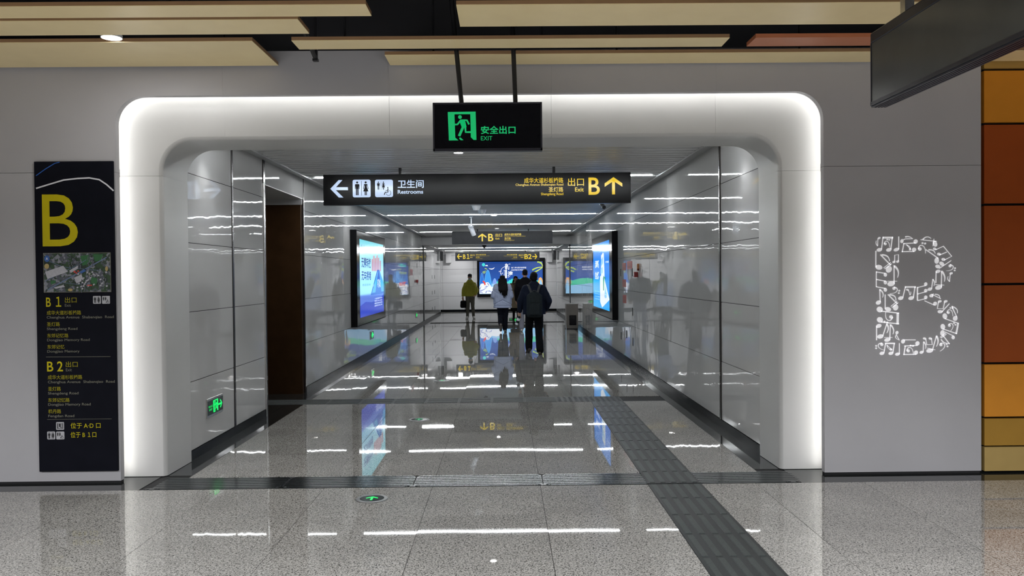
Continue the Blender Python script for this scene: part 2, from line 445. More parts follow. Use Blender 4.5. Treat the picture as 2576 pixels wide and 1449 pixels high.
for x in VJ: mb.box(x-.03, x+.03, YF+.0605, YF+.066, OZ+.001, ZT)
mb.box(-8, OX0-.001, YF+.0605, YF+.066, ZJ-.03, ZJ+.03).box(OX1+.001, 3.76, YF+.0605, YF+.066, ZJ-.03, ZJ+.03)
mb.build('light_leak_stop', M['gap'], wf)  # unseen dark strips added to stop the light strip shining through joints
MB().box(-8, OX0-.004, YF+.012, YF+.058, 0, .019).box(OX1+.004, 3.765, YF+.012, YF+.058, 0, .019).build('kick_strip', M['gap'], wf)
# coloured cladding to the right
wc = struct(MB().box(3.79, 9, YF+.05, YF+.2, 0, 3.6).build('wall_right_cladding', M['gap']), 'wall of stacked orange and rust panels at the right')
cl = [(srgb(128, 108, 74), 0, .204), (srgb(122, 92, 42), .217, .430), (srgb(158, 103, 38), .447, .860), (srgb(112, 52, 20), .879, 1.488),
      (srgb(114, 52, 20), 1.507, 2.117), (srgb(114, 52, 20), 2.136, 2.755), (srgb(152, 98, 32), 2.775, 3.18), (srgb(128, 100, 58), 3.2, 3.6)]
for i, (c, a, b) in enumerate(cl):
    c = (c[0]*1.75, c[1]*1.75, c[2]*1.35)
    mm = mat('cladding_colour_%d' % i, c, .6, var=.03, spec=.12)
    for x0, x1 in ((3.795, 5.28), (5.30, 7.1), (7.12, 9)):
        MB().box(x0, x1, YF, YF+.045, max(a, .015), b).build('panel', mm, wc)
# ---- moulded portal frame
PX0, PX1, PZ, PR = -2.755, 2.238, 2.722, .25
prof = [(.72, YP), (.36, YP), (.2, YP), (.06, YP), (.024, YP), (.018, YP+.002), (.013, YP+.0075), (.005, YP+.013), (.001, YP+.024), (0, YP+.032), (0, YP+.09), (-.004, YR)]
def ring(st):
    """cross-section ring for one station (point on inner path, outward normal)"""
    (x, z), (nx, nz) = st
    return [(x+nx*d, y, z+nz*d) for d, y in prof]
def corner_st(left, n=14):
    o = []
    for i in range(n+1):
        a = PI/2*i/n
        if left: o.append(((PX0+PR-PR*math.cos(a), PZ-PR+PR*math.sin(a)), (-math.cos(a), math.sin(a))))
        else: o.append(((PX1-PR+PR*math.sin(a), PZ-PR+PR*math.cos(a)), (math.sin(a), math.cos(a))))
    return o
portal = struct(MB().box(PX0-.46, PX0-.30, YP+.06, YP+.10, 0, 3.1).box(PX1+.30, PX1+.46, YP+.06, YP+.10, 0, 3.1).build('trim_1', M['gap']),
                'smooth white portal frame with rounded corners around the corridor mouth')
J = 2.43; gp = .0009
TJ = [-2.24, -.916, .391, 1.718]
L_ = lambda z: ((PX0, z), (-1, 0))
R_ = lambda z: ((PX1, z), (1, 0))
T_ = lambda x: ((x, PZ), (0, 1))
secs = [[L_(.004), L_(J-gp)], [L_(J+gp)]+corner_st(True)+[T_(TJ[0]-gp)]]
secs += [[T_(TJ[i]+gp), T_(TJ[i+1]-gp)] for i in range(3)]
secs += [[T_(TJ[3]+gp)]+corner_st(False)+[R_(J+gp)], [R_(J-gp), R_(.004)]]
for s_ in secs:
    mb = MB(); n = len(prof)
    rs = [ring(st) for st in s_]
    vs = [v for r in rs for v in r]
    fs = [(i*n+j, i*n+j+1, (i+1)*n+j+1, (i+1)*n+j) for i in range(len(rs)-1) for j in range(n-1)]
    mb.add(vs, fs); o = mb.build('panel', M['portal'], portal, smooth=True)
    sd = o.modifiers.new('s', 'SOLIDIFY'); sd.thickness = .012; sd.offset = 0
    wn = o.modifiers.new('w', 'WEIGHTED_NORMAL'); wn.keep_sharp = True; wn.weight = 80
mb = MB()
for x in TJ: mb.box(x-.02, x+.02, YP+.012, YP+.02, PZ+.02, PZ+.44).box(x-.02, x+.02, YP+.09, YR, PZ+.012, PZ+.02)
for x, d in ((PX0, -1), (PX1, 1)):
    mb.box(min(x+.02*d, x+.44*d), max(x+.02*d, x+.44*d), YP+.012, YP+.02, J-.02, J+.02)
    mb.box(min(x+.012*d, x+.02*d), max(x+.012*d, x+.02*d), YP+.09, YR, J-.02, J+.02)
mb.build('light_leak_stop', M['gap'], portal)  # added out of sight behind the portal joints to block leaking light
# hidden light strip behind the wall edge
led = MB(); off = .050
pth = arc_pts(OX0-off, OX1+off, OZ+off, OR+off, 10)
for (a, b) in zip(pth[:-1], pth[1:]):
    led.tube([(a[0], YF+.078, max(a[1], .03)), (b[0], YF+.078, max(b[1], .03))], .007, 6)
tag(led.build('light_strip', M['led']), 'warm white light strip hidden behind the edge of the doorway', 'light')

# ---- corridor walls of glossy panels
unit = {}
def wpanel(parent, x, sgn, y0, y1, z0, z1, m='panel'):
    gy, gz, t = .0012, .0028, .014
    k = (round(y1-y0, 3), round(z1-z0, 3), sgn, m)
    if k not in unit:
        a, b = (y1-y0)/2-gy, (z1-z0)/2-gz
        unit[k] = MB().box(-t if sgn > 0 else 0, 0 if sgn > 0 else t, -a, a, -b, b).mesh('panel', M[m])
    o = link('panel', unit[k], parent, (x, (y0+y1)/2, (z0+z1)/2))
    o.rotation_euler = (0, random.gauss(0, .0009), random.gauss(0, .0009))
    return o
def span(a, b, n): return [(a+(b-a)*i/n, a+(b-a)*(i+1)/n) for i in range(n)]
wl = struct(MB().box(XL-.3, XL-.016, YR-.45, 9.56, 0, 3.4).box(XL-.3, XL-.016, 11.47, YE, 0, 3.4).box(XL-.3, XL-.016, 9.56, 11.47, 2.70, 3.4)
            .build('wall_left', M['gap']), 'left corridor wall of glossy light grey panels with the restroom opening')
wr = struct(MB().box(XR+.016, XR+.3, YR-.45, YE, 0, 3.4).build('wall_right', M['gap']), 'right corridor wall of glossy light grey panels')
def rows_to(zt): return [(a, b) for a, b in zip(ROWS, ROWS[1:]+[zt])]
for y0, y1 in [(YR-.02, 8.425), (8.475, 9.525)]+span(11.47, YB0, 12):
    for z0, z1 in rows_to(ZC+.06): wpanel(wl, XL, 1, y0, y1, z0, z1)
wpanel(wl, XL, 1, 9.6, 11.45, 2.69, ZC+.06)
for y0, y1 in span(YB1, YE, 5):
    for z0, z1 in rows_to(ZC2+.06): wpanel(wl, XL, 1, y0, y1, z0, z1, 'panel')
for y0, y1 in [(YR-.02, 8.535)]+[(8.58, 9.972)]+span(9.972, YB0, 13):
    for z0, z1 in rows_to(ZC+.06): wpanel(wr, XR, -1, y0, y1, z0, z1)
for y0, y1 in span(YB1, YE, 5):
    for z0, z1 in rows_to(ZC2+.06): wpanel(wr, XR, -1, y0, y1, z0, z1)
for p, x, ys in ((wl, XL, ((8.428, 8.472),)), (wr, XR, ((8.538, 8.577),))):
    for a, b in ys:
        MB().box(x-.012, x+.006 if x < 0 else x+.012, a, b, .085, ZC+.04).build('joint_strip', M['mullion'], p)
MB().box(XL-.02, XL+.008, 9.53, 9.60, .0, ZC+.04).build('joint_strip', M['mullion'], wl)
MB().box(XL-.02, XL+.012, 9.525, 9.545, .0, 2.69).build('joint_strip', M['chrome'], wl)
MB().box(XL-.02, XL+.004, 11.435, 11.468, .0, ZC+.04).build('joint_strip', M['mullion'], wl)
# corner guards where the corridor ends
for p, x in ((wl, XL), (wr, XR)):
    s_ = 1 if x < 0 else -1
    MB().box(min(x-.02*s_, x+.006*s_), max(x-.02*s_, x+.006*s_), YE-.06, YE+.02, .62, 2.35).build('corner_guard', M['chrome'], p)
# dark slots of the hinged panels
slot = MB().box(-.004, .004, -.025, .025, -.07, .07).mesh('slot', M['gap'])
for p, x, pts in ((wl, XL, [(31.6, 1.58), (32.7, 1.58), (31.6, .98), (32.7, .98), (31.6, .35), (32.7, .35), (26.2, 1.95), (26.2, 1.42)]),
                  (wr, XR, [(14.45, 1.64), (15.9, 1.64), (14.45, .95), (14.45, .42), (15.9, .42), (15.2, .50)])):
    for yy, zz in pts: link('slot', slot, p, (x+(.002 if x < 0 else -.002), yy, zz))
bsl = struct(MB().box(XL-.01, XL+.008, YR, 9.52, 0, .083).box(XL-.01, XL+.008, 11.47, YE, 0, .083).build('baseboard_left', M['black_skirt']), 'black stone skirting along the left corridor wall')
bsr = struct(MB().box(XR-.008, XR+.01, YR, YE, 0, .083).build('baseboard_right', M['black_skirt']), 'black stone skirting along the right corridor wall')
# restroom passage
struct(MB().box(-7, XL-.02, 11.36, 11.46, 0, 2.62).build('wall_passage_far', M['bronze']), 'brown bronze steel wall inside the restroom passage')
struct(MB().box(-7, XL-.03, 9.50, 9.58, 0, 2.7).build('wall_passage_near', M['bronze']), 'near wall of the restroom passage')
struct(MB().box(-7.1, -7, 9.5, 11.5, 0, 2.8).build('wall_passage_end', M['panel_end']), 'end wall of the restroom passage')
struct(MB().box(-7, XL-.004, 9.55, 11.46, 2.68, 2.72).build('ceiling_passage', M['portal']), 'white ceiling of the restroom passage')
struct(MB().box(-7, XL+.002, 11.345, 11.36, 2.60, 2.68).build('trim_5', M['ctrim']), 'thin metal trim on top of the bronze wall')
area('passage_lamp', (-4.6, 10.4, 2.64), .3, 10)
# end wall of the cross passage
we = struct(MB().box(-9, 9, YW+.016, YW+.3, 0, 3.4).build('wall_end', M['gap']), 'white panelled wall at the far end of the corridor')
for x0, x1 in span(-8.4, 8.4, 12):
    for z0, z1 in rows_to(3.0):
        MB().box(x0+.003, x1-.003, YW, YW+.014, z0+.004, z1-.004).build('panel', M['panel_end'], we)
struct(MB().box(-9, 9, YW-.008, YW+.01, 0, .083).build('baseboard_end', M['black_skirt']), 'black skirting of the far end wall')
for x, nm in ((XL, 'left'), (XR, 'right')):
    s_ = -1 if x < 0 else 1
    struct(MB().box(min(x, x+6*s_), max(x, x+6*s_), YE-.3, YE, 0, 3.4).build('wall_return_%s' % nm, M['panel_end']), 'return of the %s corridor wall into the cross passage' % nm)
struct(MB().box(-9, -8.9, YE, YW, 0, 3.4).box(8.9, 9, YE, YW, 0, 3.4).build('wall_cross_ends', M['panel_end']), 'end walls of the cross passage')

# ---- ceilings
ceil = struct(MB().box(XL-.3, XR+.3, YR-.45, YB0, 3.30, 3.4).box(XL-.3, XR+.3, YB0, YE+.1, 3.0, 3.05).box(-9, 9, YE, YW+.3, 3.1, 3.2)
              .build('ceiling', M['void']), 'slatted metal ceiling of the corridor')
LX0, LX1 = XL+.155, XR-.155
LINES = [7.65+3.45*k for k in range(6)]
LINES2 = [31.8, 35.2]
slm = MB().box(-(LX1-LX0)/2, (LX1-LX0)/2, -.052, .052, 0, .07).mesh('slat', M['slat'], bevel=.004, seg=1)
def slats(y0, y1, z, lines):
    y = y0
    while y < y1:
        if min(abs(y-l) for l in lines) > .06:
            link('slat', slm, ceil, ((LX0+LX1)/2, y, z+.006))
        y += .1725
slats(LINES[0]-.1725*2, YB0-.05, ZC, LINES); slats(LINES2[0]-.1725*18, YE-.05, ZC2, LINES2)
for s_, x, nm in ((1, XL, 2), (-1, XR, 3)):
    mb = MB()
    for y0, y1, z in ((YR, YB0, ZC), (YB1, YE, ZC2)):
        mb.prism([(x, z+.03), (x, z+.07), (x+.165*s_, z+.04), (x+.165*s_, z-.008), (x+.145*s_, z-.008), (x+.13*s_, z+.012)], lambda a, b, d: (a, d, b), y0, y1)
    struct(mb.build('trim_%d' % nm, M['ctrim']), 'grey metal ceiling edge trim along the %s wall' % ('left' if s_ > 0 else 'right'))
bh = struct(MB().box(XL-.02, XR+.02, YB0, YB1, 2.655, 3.3).build('trim_4', M['ctrim'], bevel=.004, seg=1), 'grey bulkhead crossing the corridor behind the second hanging sign')
# slats of the cross passage run the other way
for k in range(60):
    x = -8.0+k*.27
    MB().box(x, x+.10, YE+.02, YW-.02, 2.79, 2.86).build('slat', M['slat'], ceil)
# hall shell
struct(MB().box(-14, 14, -8, YF+.3, 4.2, 4.3).build('ceiling_hall', M['void']), 'black open ceiling void above the hall boards')
struct(MB().box(-14, 14, YF+.10, YF+.3, 3.372, 4.2).build('wall_front_upper', M['void']), 'black wall strip above the grey hall wall')
struct(MB().box(-14, 14, -8.2, -8, 0, 4.2).build('wall_back', M['facade']), 'hall wall behind the viewer')
struct(MB().box(-14.2, -14, -8, 9, 0, 4.2).build('wall_hall_left', M['facade']), 'left end wall of the hall')
struct(MB().box(14, 14.2, -8, 9, 0, 4.2).build('wall_hall_right', M['facade']), 'right end wall of the hall')

# ---- linear lights
ll = None
NM = ['first', 'second', 'third', 'fourth', 'fifth', 'sixth']
for i, (yy, z) in enumerate([(y, ZC) for y in LINES]+[(y, ZC2) for y in LINES2]):
    t = thing('linear_light', '%s white linear light across the corridor ceiling, counted from the doorway' % NM[i] if i < 6 else
              '%s white linear light across the lower ceiling past the bulkhead' % ('nearer' if i == 6 else 'farther'), 'light', (0, yy, z), 'linear ceiling lights')
    MB().box(LX0+.01, LX1-.01, yy-.045, yy+.045, z+.012, z+.07).build('housing', M['ctrim'], t)
    MB().box(LX0+.09, LX1-.09, yy-.0105, yy+.0105, z+.002, z+.0125).build('diffuser', M['line'], t)
    for sx in (XL+.20, XR-.20):       # added bare spots without fixtures, making scallops of light on the walls
        l = bpy.data.lights.new('wall_wash_helper', 'SPOT'); l.energy = 20; l.spot_size = math.radians(84); l.spot_blend = 1; l.color = (.96, .99, 1); l.shadow_soft_size = .05
        o = bpy.data.objects.new('wall_wash_helper', l); COL.objects.link(o); o.location = (sx, yy, z-.01)
# ---- downlights
def downlight(x, y, z, label, grp, r=.06, cat='light', rim=.018):
    t = thing('downlight', label, cat, (x, y, z), grp)
    MB().lathe([(r+rim, 0), (r+rim, .02), (r, .02), (r, 0)], (x, y, z-.012), n=24, closed=True).build('trim_ring', M['white_plastic'], t)
    MB().lathe([(r-.002, -.002), (r-.002, .012)], (x, y, z-.006), n=24).build('lamp', M['down'], t)
for i, (x, y) in enumerate(((-.48, 8.85), (-.22, 13.0), (-.22, 18.1), (-.20, 23.1))):
    downlight(x, y, ZC, 'round downlight in the corridor ceiling, %s from the doorway' % ('nearest', 'second', 'third', 'fourth')[i], 'corridor downlights', .05)
downlight(-1.98, 36.5, 2.78, 'round downlight above the left end of the far exit sign', 'far downlights', .09)
downlight(1.33, 36.5, 2.78, 'round downlight above the right end of the far exit sign', 'far downlights', .09)
area('cross_lamp', (-1.98, 36.5, 2.74), .18, SPOT_W*.8); area('cross_lamp', (1.33, 36.5, 2.74), .18, SPOT_W*.8)
area('cross_lamp', (-5.2, 36.5, 2.74), .18, SPOT_W*1.0); area('cross_lamp', (5.2, 36.5, 2.74), .18, SPOT_W*1.0)
downlight(-2.68, 5.71, 3.268, 'bright round downlight in the gap between two wooden boards', 'hall downlights', .066, rim=.004)
area('hall_spot', (-2.66, 5.70, 3.24), .11, HALL_W*.05)

# ================================================================== THINGS OF THE HALL
# ---- ceiling boards (flat panels hung below the black void)
ZB, TB = 3.25, .028
BOARDS = [('pale wooden ceiling board at the top left, farthest from the doorway', -8, -.825, 5.03, 5.25, 'wood'),
          ('pale wooden ceiling board at the left with the lit downlight behind it', -8, -1.305, 5.31, 5.62, 'wood'),
          ('wide pale wooden ceiling board at the left, tight against the grey wall', -8, -1.742, 5.79, 6.455, 'wood'),
          ('wide pale wooden ceiling board at the right, farthest from the doorway', -.278, 8, 5.05, 5.485, 'wood'),
          ('narrow pale wooden ceiling board across the middle, above the green exit sign', -1.468, 1.592, 5.785, 6.005, 'wood'),
          ('pale wooden ceiling board at the right, tight against the grey wall', -.876, 8, 6.175, 6.47, 'wood'),
          ('terracotta red ceiling board behind the big hanging sign', 1.775, 8, 5.785, 6.005, 'redboard')]
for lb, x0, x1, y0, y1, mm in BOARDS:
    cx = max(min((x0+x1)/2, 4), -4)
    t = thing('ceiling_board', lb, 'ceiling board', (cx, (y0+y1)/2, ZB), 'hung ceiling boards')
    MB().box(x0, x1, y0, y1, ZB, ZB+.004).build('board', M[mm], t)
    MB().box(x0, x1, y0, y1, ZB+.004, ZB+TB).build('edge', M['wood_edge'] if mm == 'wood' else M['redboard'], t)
    hx = x0+.35
    while hx < x1:
        if abs(hx) < 6: MB().tube([(hx, (y0+y1)/2, ZB+TB), (hx, (y0+y1)/2, 4.2)], .008, 8).build('hanger', M['black_metal'], t)
        hx += 1.4
t = thing('ceiling_bracket', 'black metal bracket sticking out below the middle wooden board at its left end', 'bracket', (-1.40, 6.2, 3.4))
MB().tube([(-1.42, 5.75, 3.44), (-1.41, 6.27, 3.25)], .018, 6).box(-1.425, -1.395, 6.25, 6.28, 3.24, 3.42).build('arm', M['black_metal'], t)
MB().box(-1.42, -1.40, 6.262, 6.272, 3.42, 4.2).build('rod', M['black_metal'], t)
MB().box(-1.43, -1.39, 6.245, 6.285, 3.232, 3.25).build('clip', M['black_metal'], t)

# ---- pictograms
def man(face, cx, z0, h, m, parent, d, woman=False):
    """standing toilet figure of height h whose feet are at z0"""
    s_ = h/10.0; P = lambda pts: [(cx+a*s_, z0+b*s_) for a, b in pts]
    ps = [[(cx+.62*1.25*s_*math.cos(t), z0+9.25*s_+.62*1.25*s_*math.sin(t)) for t in [2*PI*i/14 for i in range(14)]]]
    if not woman:
        ps += [P([(-1.0, 4.6), (-1.0, 8.1), (1.0, 8.1), (1.0, 4.6)]), P([(-1.6, 4.5), (-1.6, 7.6), (-1.15, 8.1), (-.9, 8.1), (-1.2, 4.5)]),
               P([(1.2, 4.5), (.9, 8.1), (1.15, 8.1), (1.6, 7.6), (1.6, 4.5)]), P([(-.95, 0), (-.95, 4.8), (-.12, 4.8), (-.12, 0)]), P([(.12, 0), (.12, 4.8), (.95, 4.8), (.95, 0)])]
    else:
        ps += [P([(-1.9, 2.7), (-.75, 6.0), (-.95, 8.1), (.95, 8.1), (.75, 6.0), (1.9, 2.7)]), P([(-2.0, 4.5), (-1.15, 8.1), (-.85, 8.1), (-1.55, 4.4)]),
               P([(1.55, 4.4), (.85, 8.1), (1.15, 8.1), (2.0, 4.5)]), P([(-.8, 0), (-.8, 3.0), (-.15, 3.0), (-.15, 0)]), P([(.15, 0), (.15, 3.0), (.8, 3.0), (.8, 0)])]
    return ps
def wheelchair(face, cx, cz, h):
    s_ = h/10.0; P = lambda pts: [(cx+a*s_, cz+b*s_) for a, b in pts]
    ps = [[(cx+1.2*s_+.75*s_*math.cos(t), cz+9.2*s_+.75*s_*math.sin(t)) for t in [2*PI*i/12 for i in range(12)]]]
    ps += stroke(P([(1.3, 8.2), (1.3, 3.6), (-2.0, 3.6), (-3.4, .4)]), 1.2*s_)
    ps += stroke(P([(1.3, 5.8), (-1.6, 5.8)]), .7*s_)
    ps += stroke(P([(2.0+3.0*math.cos(t), 2.6+3.2*math.sin(t)) for t in [PI*1.05+i*PI*1.35/12 for i in range(13)]]), .5*s_)
    return ps
def toilet_icon(face, x0, x1, z0, z1, parent, bgm, small=False, d=.001):
    b = flat(face, 'pictogram', [rrect(x0, x1, z0, z1, (x1-x0)*.1)], bgm, parent, d)
    W, H = x1-x0, z1-z0; cx = (x0+x1)/2
    if not small:
        ps = man(face, x0+.255*W, z0+.12*H, .78*H, None, None, 0)+man(face, x0+.73*W, z0+.12*H, .78*H, None, None, 0, True)
        ps.append(rect(x0+.485*W, x0+.505*W, z0+.1*H, z0+.92*H))
    else:
        ps = man(face, x0+.19*W, z0+.43*H, .46*H, None, None, 0)+man(face, x0+.47*W, z0+.43*H, .46*H, None, None, 0, True)
        ps.append(rect(x0+.325*W, x0+.337*W, z0+.41*H, z0+.9*H)); ps += wheelchair(face, x0+.66*W, z0+.12*H, .46*H)
    flat(face, 'figures', ps, M['black_print'], b, d+.002)
    return b
def arrow_poly(cx, cz, w, h, ang):
    """arrow as three bars; pointing up at ang 0, h tall"""
    a = .17*h; pts = [(-w/2, h*.06), (0, h/2), (w/2, h*.06)]
    R = lambda p: (cx+p[0]*math.cos(ang)-p[1]*math.sin(ang), cz+p[0]*math.sin(ang)+p[1]*math.cos(ang))
    head = [(-w/2, h*.14), (-w/2, -.06*h), (0, h/2-a*1.35), (w/2, -.06*h), (w/2, h*.14), (0, h/2)]
    return [[R(p) for p in head[0:3]+[head[5]]], [R(p) for p in [head[5]]+head[2:5]], [R(p) for p in [(-a/2, -h/2), (a/2, -h/2), (a/2, h/2-a*1.0), (-a/2, h/2-a*1.0)]]]
def running_man(face, box, m, parent, d=.0012, mirror=False):
    """green doorway pictogram; box=(u0,u1,v0,v1); outline taken on a 575x585 grid"""
    u0, u1, v0, v1 = box
    def P(pts):
        o = []
        for x, y in pts:
            a = (x-455)/575; a = 1-a if mirror else a
            o.append((u0+a*(u1-u0), v1-(y-410)/585*(v1-v0)))
        return o
    C = lambda cx, cy, r: P([(cx+r*math.cos(t), cy+r*math.sin(t)) for t in [2*PI*i/16 for i in range(16)]])
    S = lambda pts, w: [P(q) for q in stroke(pts, w)]
    ps = [P([(458, 415), (1022, 410), (1022, 462), (458, 462)]), P([(458, 462), (592, 462), (604, 935), (668, 992), (474, 992)]),
          P([(912, 462), (1022, 462), (1032, 985), (975, 985), (918, 930), (918, 780)]),
          C(703, 518, 38), P([(705, 568), (800, 568), (792, 600), (830, 720), (822, 790), (800, 700), (740, 720), (705, 620)]),
          P([(690, 600), (800, 568), (835, 720), (738, 730)])]
    ps += S([(715, 585), (652, 668), (598, 670)], 34)+S([(790, 584), (842, 584), (885, 670)], 36)
    ps += S([(768, 715), (715, 830), (682, 905)], 52)+S([(808, 700), (815, 825), (935, 825)], 40)
    ps += [P([(690, 935), (712, 935), (768, 988), (715, 990), (682, 955)])]
    return flat(face, 'running_figure', ps, m, parent, d)

# ---- tall exit information panel at the left
YPN = YF-.022; fp = front(YPN)
t = thing('information_panel', 'tall dark blue exit B panel with a yellow letter and map on the left wall', 'sign', (-3.35, YF, 1.3))
MB().box(-3.655, -3.042, YPN, YF-.001, .10, 2.522).build('board', M['navy'], t, bevel=.002, seg=1)
flat(fp, 'white_ribbon', stroke(pxpts([(91, 474), (120, 465), (160, 453), (195, 449), (225, 447.5), (250, 452), (268, 464), (286, 480)], YPN), .011), M['white_print'], t)
flat(fp, 'blue_ribbon', stroke(pxpts([(91, 442), (115, 425), (138, 411), (150, 408)], YPN), .006), M['blue_print'], t)
pxtext(fp, 'B', (106.5, 489, 195.5, 619.5), M['yellow'], t, YPN, bold=.0, label='big yellow letter B')
# aerial map picture
mx = pxbox(111, 637, 278, 734, YPN)
flat(fp, 'map_border', [rect(mx[0]-.004, mx[1]+.004, mx[2]-.004, mx[3]+.004)], M['grey_print'], t, .001)
def map_mat():
    m = bpy.data.materials.new('aerial_map_print'); m.use_nodes = True; nt = m.node_tree; b = nt.nodes['Principled BSDF']
    g = nt.nodes.new('ShaderNodeTexCoord')
    v = nt.nodes.new('ShaderNodeTexVoronoi'); v.inputs['Scale'].default_value = 38; v.distance = 'MANHATTAN'
    n = nt.nodes.new('ShaderNodeTexNoise'); n.inputs['Scale'].default_value = 9; n.inputs['Detail'].default_value = 5
    for q in (v, n): nt.links.new(g.outputs['Object'], q.inputs['Vector'])
    r = nt.nodes.new('ShaderNodeValToRGB'); e = r.color_ramp.elements; r.color_ramp.interpolation = 'CONSTANT'
    e[0].color = srgb(22, 40, 26); e[0].position = 0; e[1].color = srgb(36, 62, 34); e[1].position = .42
    for p, c in ((.50, srgb(70, 74, 84)), (.56, srgb(120, 122, 130)), (.62, srgb(44, 60, 48)), (.68, srgb(140, 138, 132))):
        x = e.new(p); x.color = c
    mxn = nt.nodes.new('ShaderNodeMixRGB'); mxn.inputs[0].default_value = .34
    nt.links.new(n.outputs['Fac'], mxn.inputs[1]); nt.links.new(v.outputs['Color'], mxn.inputs[2])
    nt.links.new(mxn.outputs[0], r.inputs['Fac']); nt.links.new(r.outputs['Color'], b.inputs['Base Color']); b.inputs['Roughness'].default_value = .5
    return m
mp = flat(fp, 'map_picture', [rect(*mx)], map_mat(), t, .0028)
def mcol(n, *c): return mat('map_'+n, srgb(*c), .5, var=.1, vscale=60)
MC = {k: mcol(k, *c) for k, c in dict(road=(92, 108, 135), green=(36, 92, 48), bld=(165, 165, 172), grey=(88, 92, 100), tan=(160, 142, 92), red=(190, 60, 50), blue=(48, 88, 150), lime=(60, 120, 60)).items()}
S3 = lambda pts: pxpts([(60+a/3.293, 380+b/3.293) for a, b in pts], YPN)     # from a zoomed detail of the panel
flat(fp, 'map_green', [S3([(575, 855), (660, 855), (640, 905), (590, 915)]), S3([(470, 870), (540, 860), (560, 930), (490, 950)]), S3([(225, 1075), (265, 1070), (265, 1095), (228, 1105)]), S3([(560, 1040), (620, 1060), (600, 1110), (560, 1090)])], MC['green'], mp, .0046)
flat(fp, 'map_roads', stroke(S3([(690, 880), (600, 930), (500, 985), (400, 1040), (300, 1095), (200, 1150)]), .009)+stroke(S3([(180, 1080), (330, 1000), (460, 940), (520, 900)]), .004)+stroke(S3([(180, 900), (330, 960), (470, 975), (640, 990)]), .0035)+stroke(S3([(330, 1090), (450, 1105), (560, 1095)]), .003), MC['road'], mp, .0056)
flat(fp, 'map_factories', [S3([(180, 1000), (330, 950), (370, 1000), (200, 1060)]), S3([(380, 990), (450, 950), (465, 965), (395, 1010)]), S3([(420, 1050), (480, 1020), (500, 1070), (440, 1095)]), S3([(250, 1130), (330, 1110), (345, 1125), (270, 1140)])], MC['bld'], mp, .0064)
rr = random.Random(5); tw = []
for i in range(46):
    a, b = rr.choice([(rr.uniform(240, 420), rr.uniform(862, 910)), (rr.uniform(380, 470), rr.uniform(905, 960)), (rr.uniform(530, 580), rr.uniform(870, 930)), (rr.uniform(470, 550), rr.uniform(1090, 1150)), (rr.uniform(610, 700), rr.uniform(1020, 1140))])
    h = rr.uniform(12, 34); w_ = rr.uniform(5, 10); tw.append(S3([(a, b), (a+w_, b), (a+w_, b+h), (a, b+h)]))
flat(fp, 'map_towers', tw, MC['grey'], mp, .0070)
flat(fp, 'map_blocks', [S3([(a, b), (a+14, b-6), (a+18, b+5), (a+4, b+11)]) for a, b in [(rr.uniform(440, 690), rr.uniform(1000, 1140)) for _ in range(30)]], MC['bld'], mp, .0076)
flat(fp, 'map_spots', [S3(circ(390, 1150, 20, 12)), S3(circ(195, 955, 20, 22)), S3(circ(690, 975, 12, 20))], MC['tan'], mp, .0080)
flat(fp, 'map_domes', [S3(circ(425, 1000, 9, 8)), S3(circ(440, 1010, 7, 6)), S3(circ(455, 995, 7, 6)), S3(rect(530, 570, 1108, 1116))], MC['red'], mp, .0084)
flat(fp, 'map_pond', [S3([(470, 1000), (510, 980), (520, 995), (480, 1015)])], MC['blue'], mp, .0088)
flat(fp, 'map_compass', [S3(circ(197, 892, 22, 28))], MC['blue'], mp, .0090)
flat(fp, 'compass_needle', [S3([(197, 880), (205, 902), (197, 896), (189, 902)])], M['white_print'], mp, .0100)
Q = lambda x0, y0, x1, y1: (60+x0/2.786, 720+y0/2.786, 60+x1/2.786, 720+y1/2.786)
TY, TD, TG = M['yellow'], M['yellow_dim'], M['grey_print']
for body, q, mm, bo in [('B １', (156, 74, 262, 144), TY, .012), ('出口', (288, 76, 370, 116), TD, .006), ('Exit', (288, 124, 330, 144), TG, 0),
        ('成华大道杉板桥路', (161, 170, 402, 201), TD, .008), ('Chenghua Avenue  Shabanqiao  Road', (161, 207, 631, 231), TG, .006),
        ('圣灯路', (162, 251, 253, 281), TD, .008), ('Shengdeng Road', (162, 289, 376, 312), TG, .006),
        ('东郊记忆路', (164, 331, 313, 360), TD, .008), ('Dongjiao Memory Road', (164, 367, 462, 390), TG, .006),
        ('东郊记忆', (165, 410, 285, 439), TD, .008), ('Dongjiao Memory', (165, 447, 391, 470), TG, .006),
        ('B 2', (163, 527, 274, 597), TY, .012), ('出口', (294, 527, 378, 567), TD, .006), ('Exit', (295, 576, 337, 596), TG, 0),
        ('成华大道杉板桥路', (168, 622, 410, 653), TD, .008), ('Chenghua Avenue  Shabanqiao  Road', (169, 660, 638, 684), TG, .006),
        ('圣灯路', (170, 704, 260, 734), TD, .008), ('Shengdeng Road', (170, 741, 384, 764), TG, .006),
        ('东郊记忆路', (171, 783, 322, 812), TD, .008), ('Dongjiao Memory Road', (171, 819, 469, 842), TG, .006),
        ('枫丹路', (172, 862, 262, 892), TD, .008), ('Fengdan Road', (172, 900, 354, 923), TG, .006),
        ('位于 A·D 口', (328, 956, 538, 996), TY, .004), ('位于 B １口', (328, 1020, 508, 1060), TY, .004)]:
    pxtext(fp, body, Q(*q), mm, t, YPN, bold=bo)
for a, b, c, d in ((156, 608, 496, 493.5), ):
    flat(fp, 'divider', stroke(pxpts([Q(156, 496, 608, 494)[:2], Q(156, 496, 608, 493)[2:]], YPN), .003), M['grey_print'], t)
    flat(fp, 'divider', stroke(pxpts([Q(164, 934, 616, 931)[:2], Q(164, 934, 616, 929)[2:]], YPN), .002), M['grey_print'], t)
M['icon_white'] = mat('icon_white_print', (.38, .38, .40), .5)
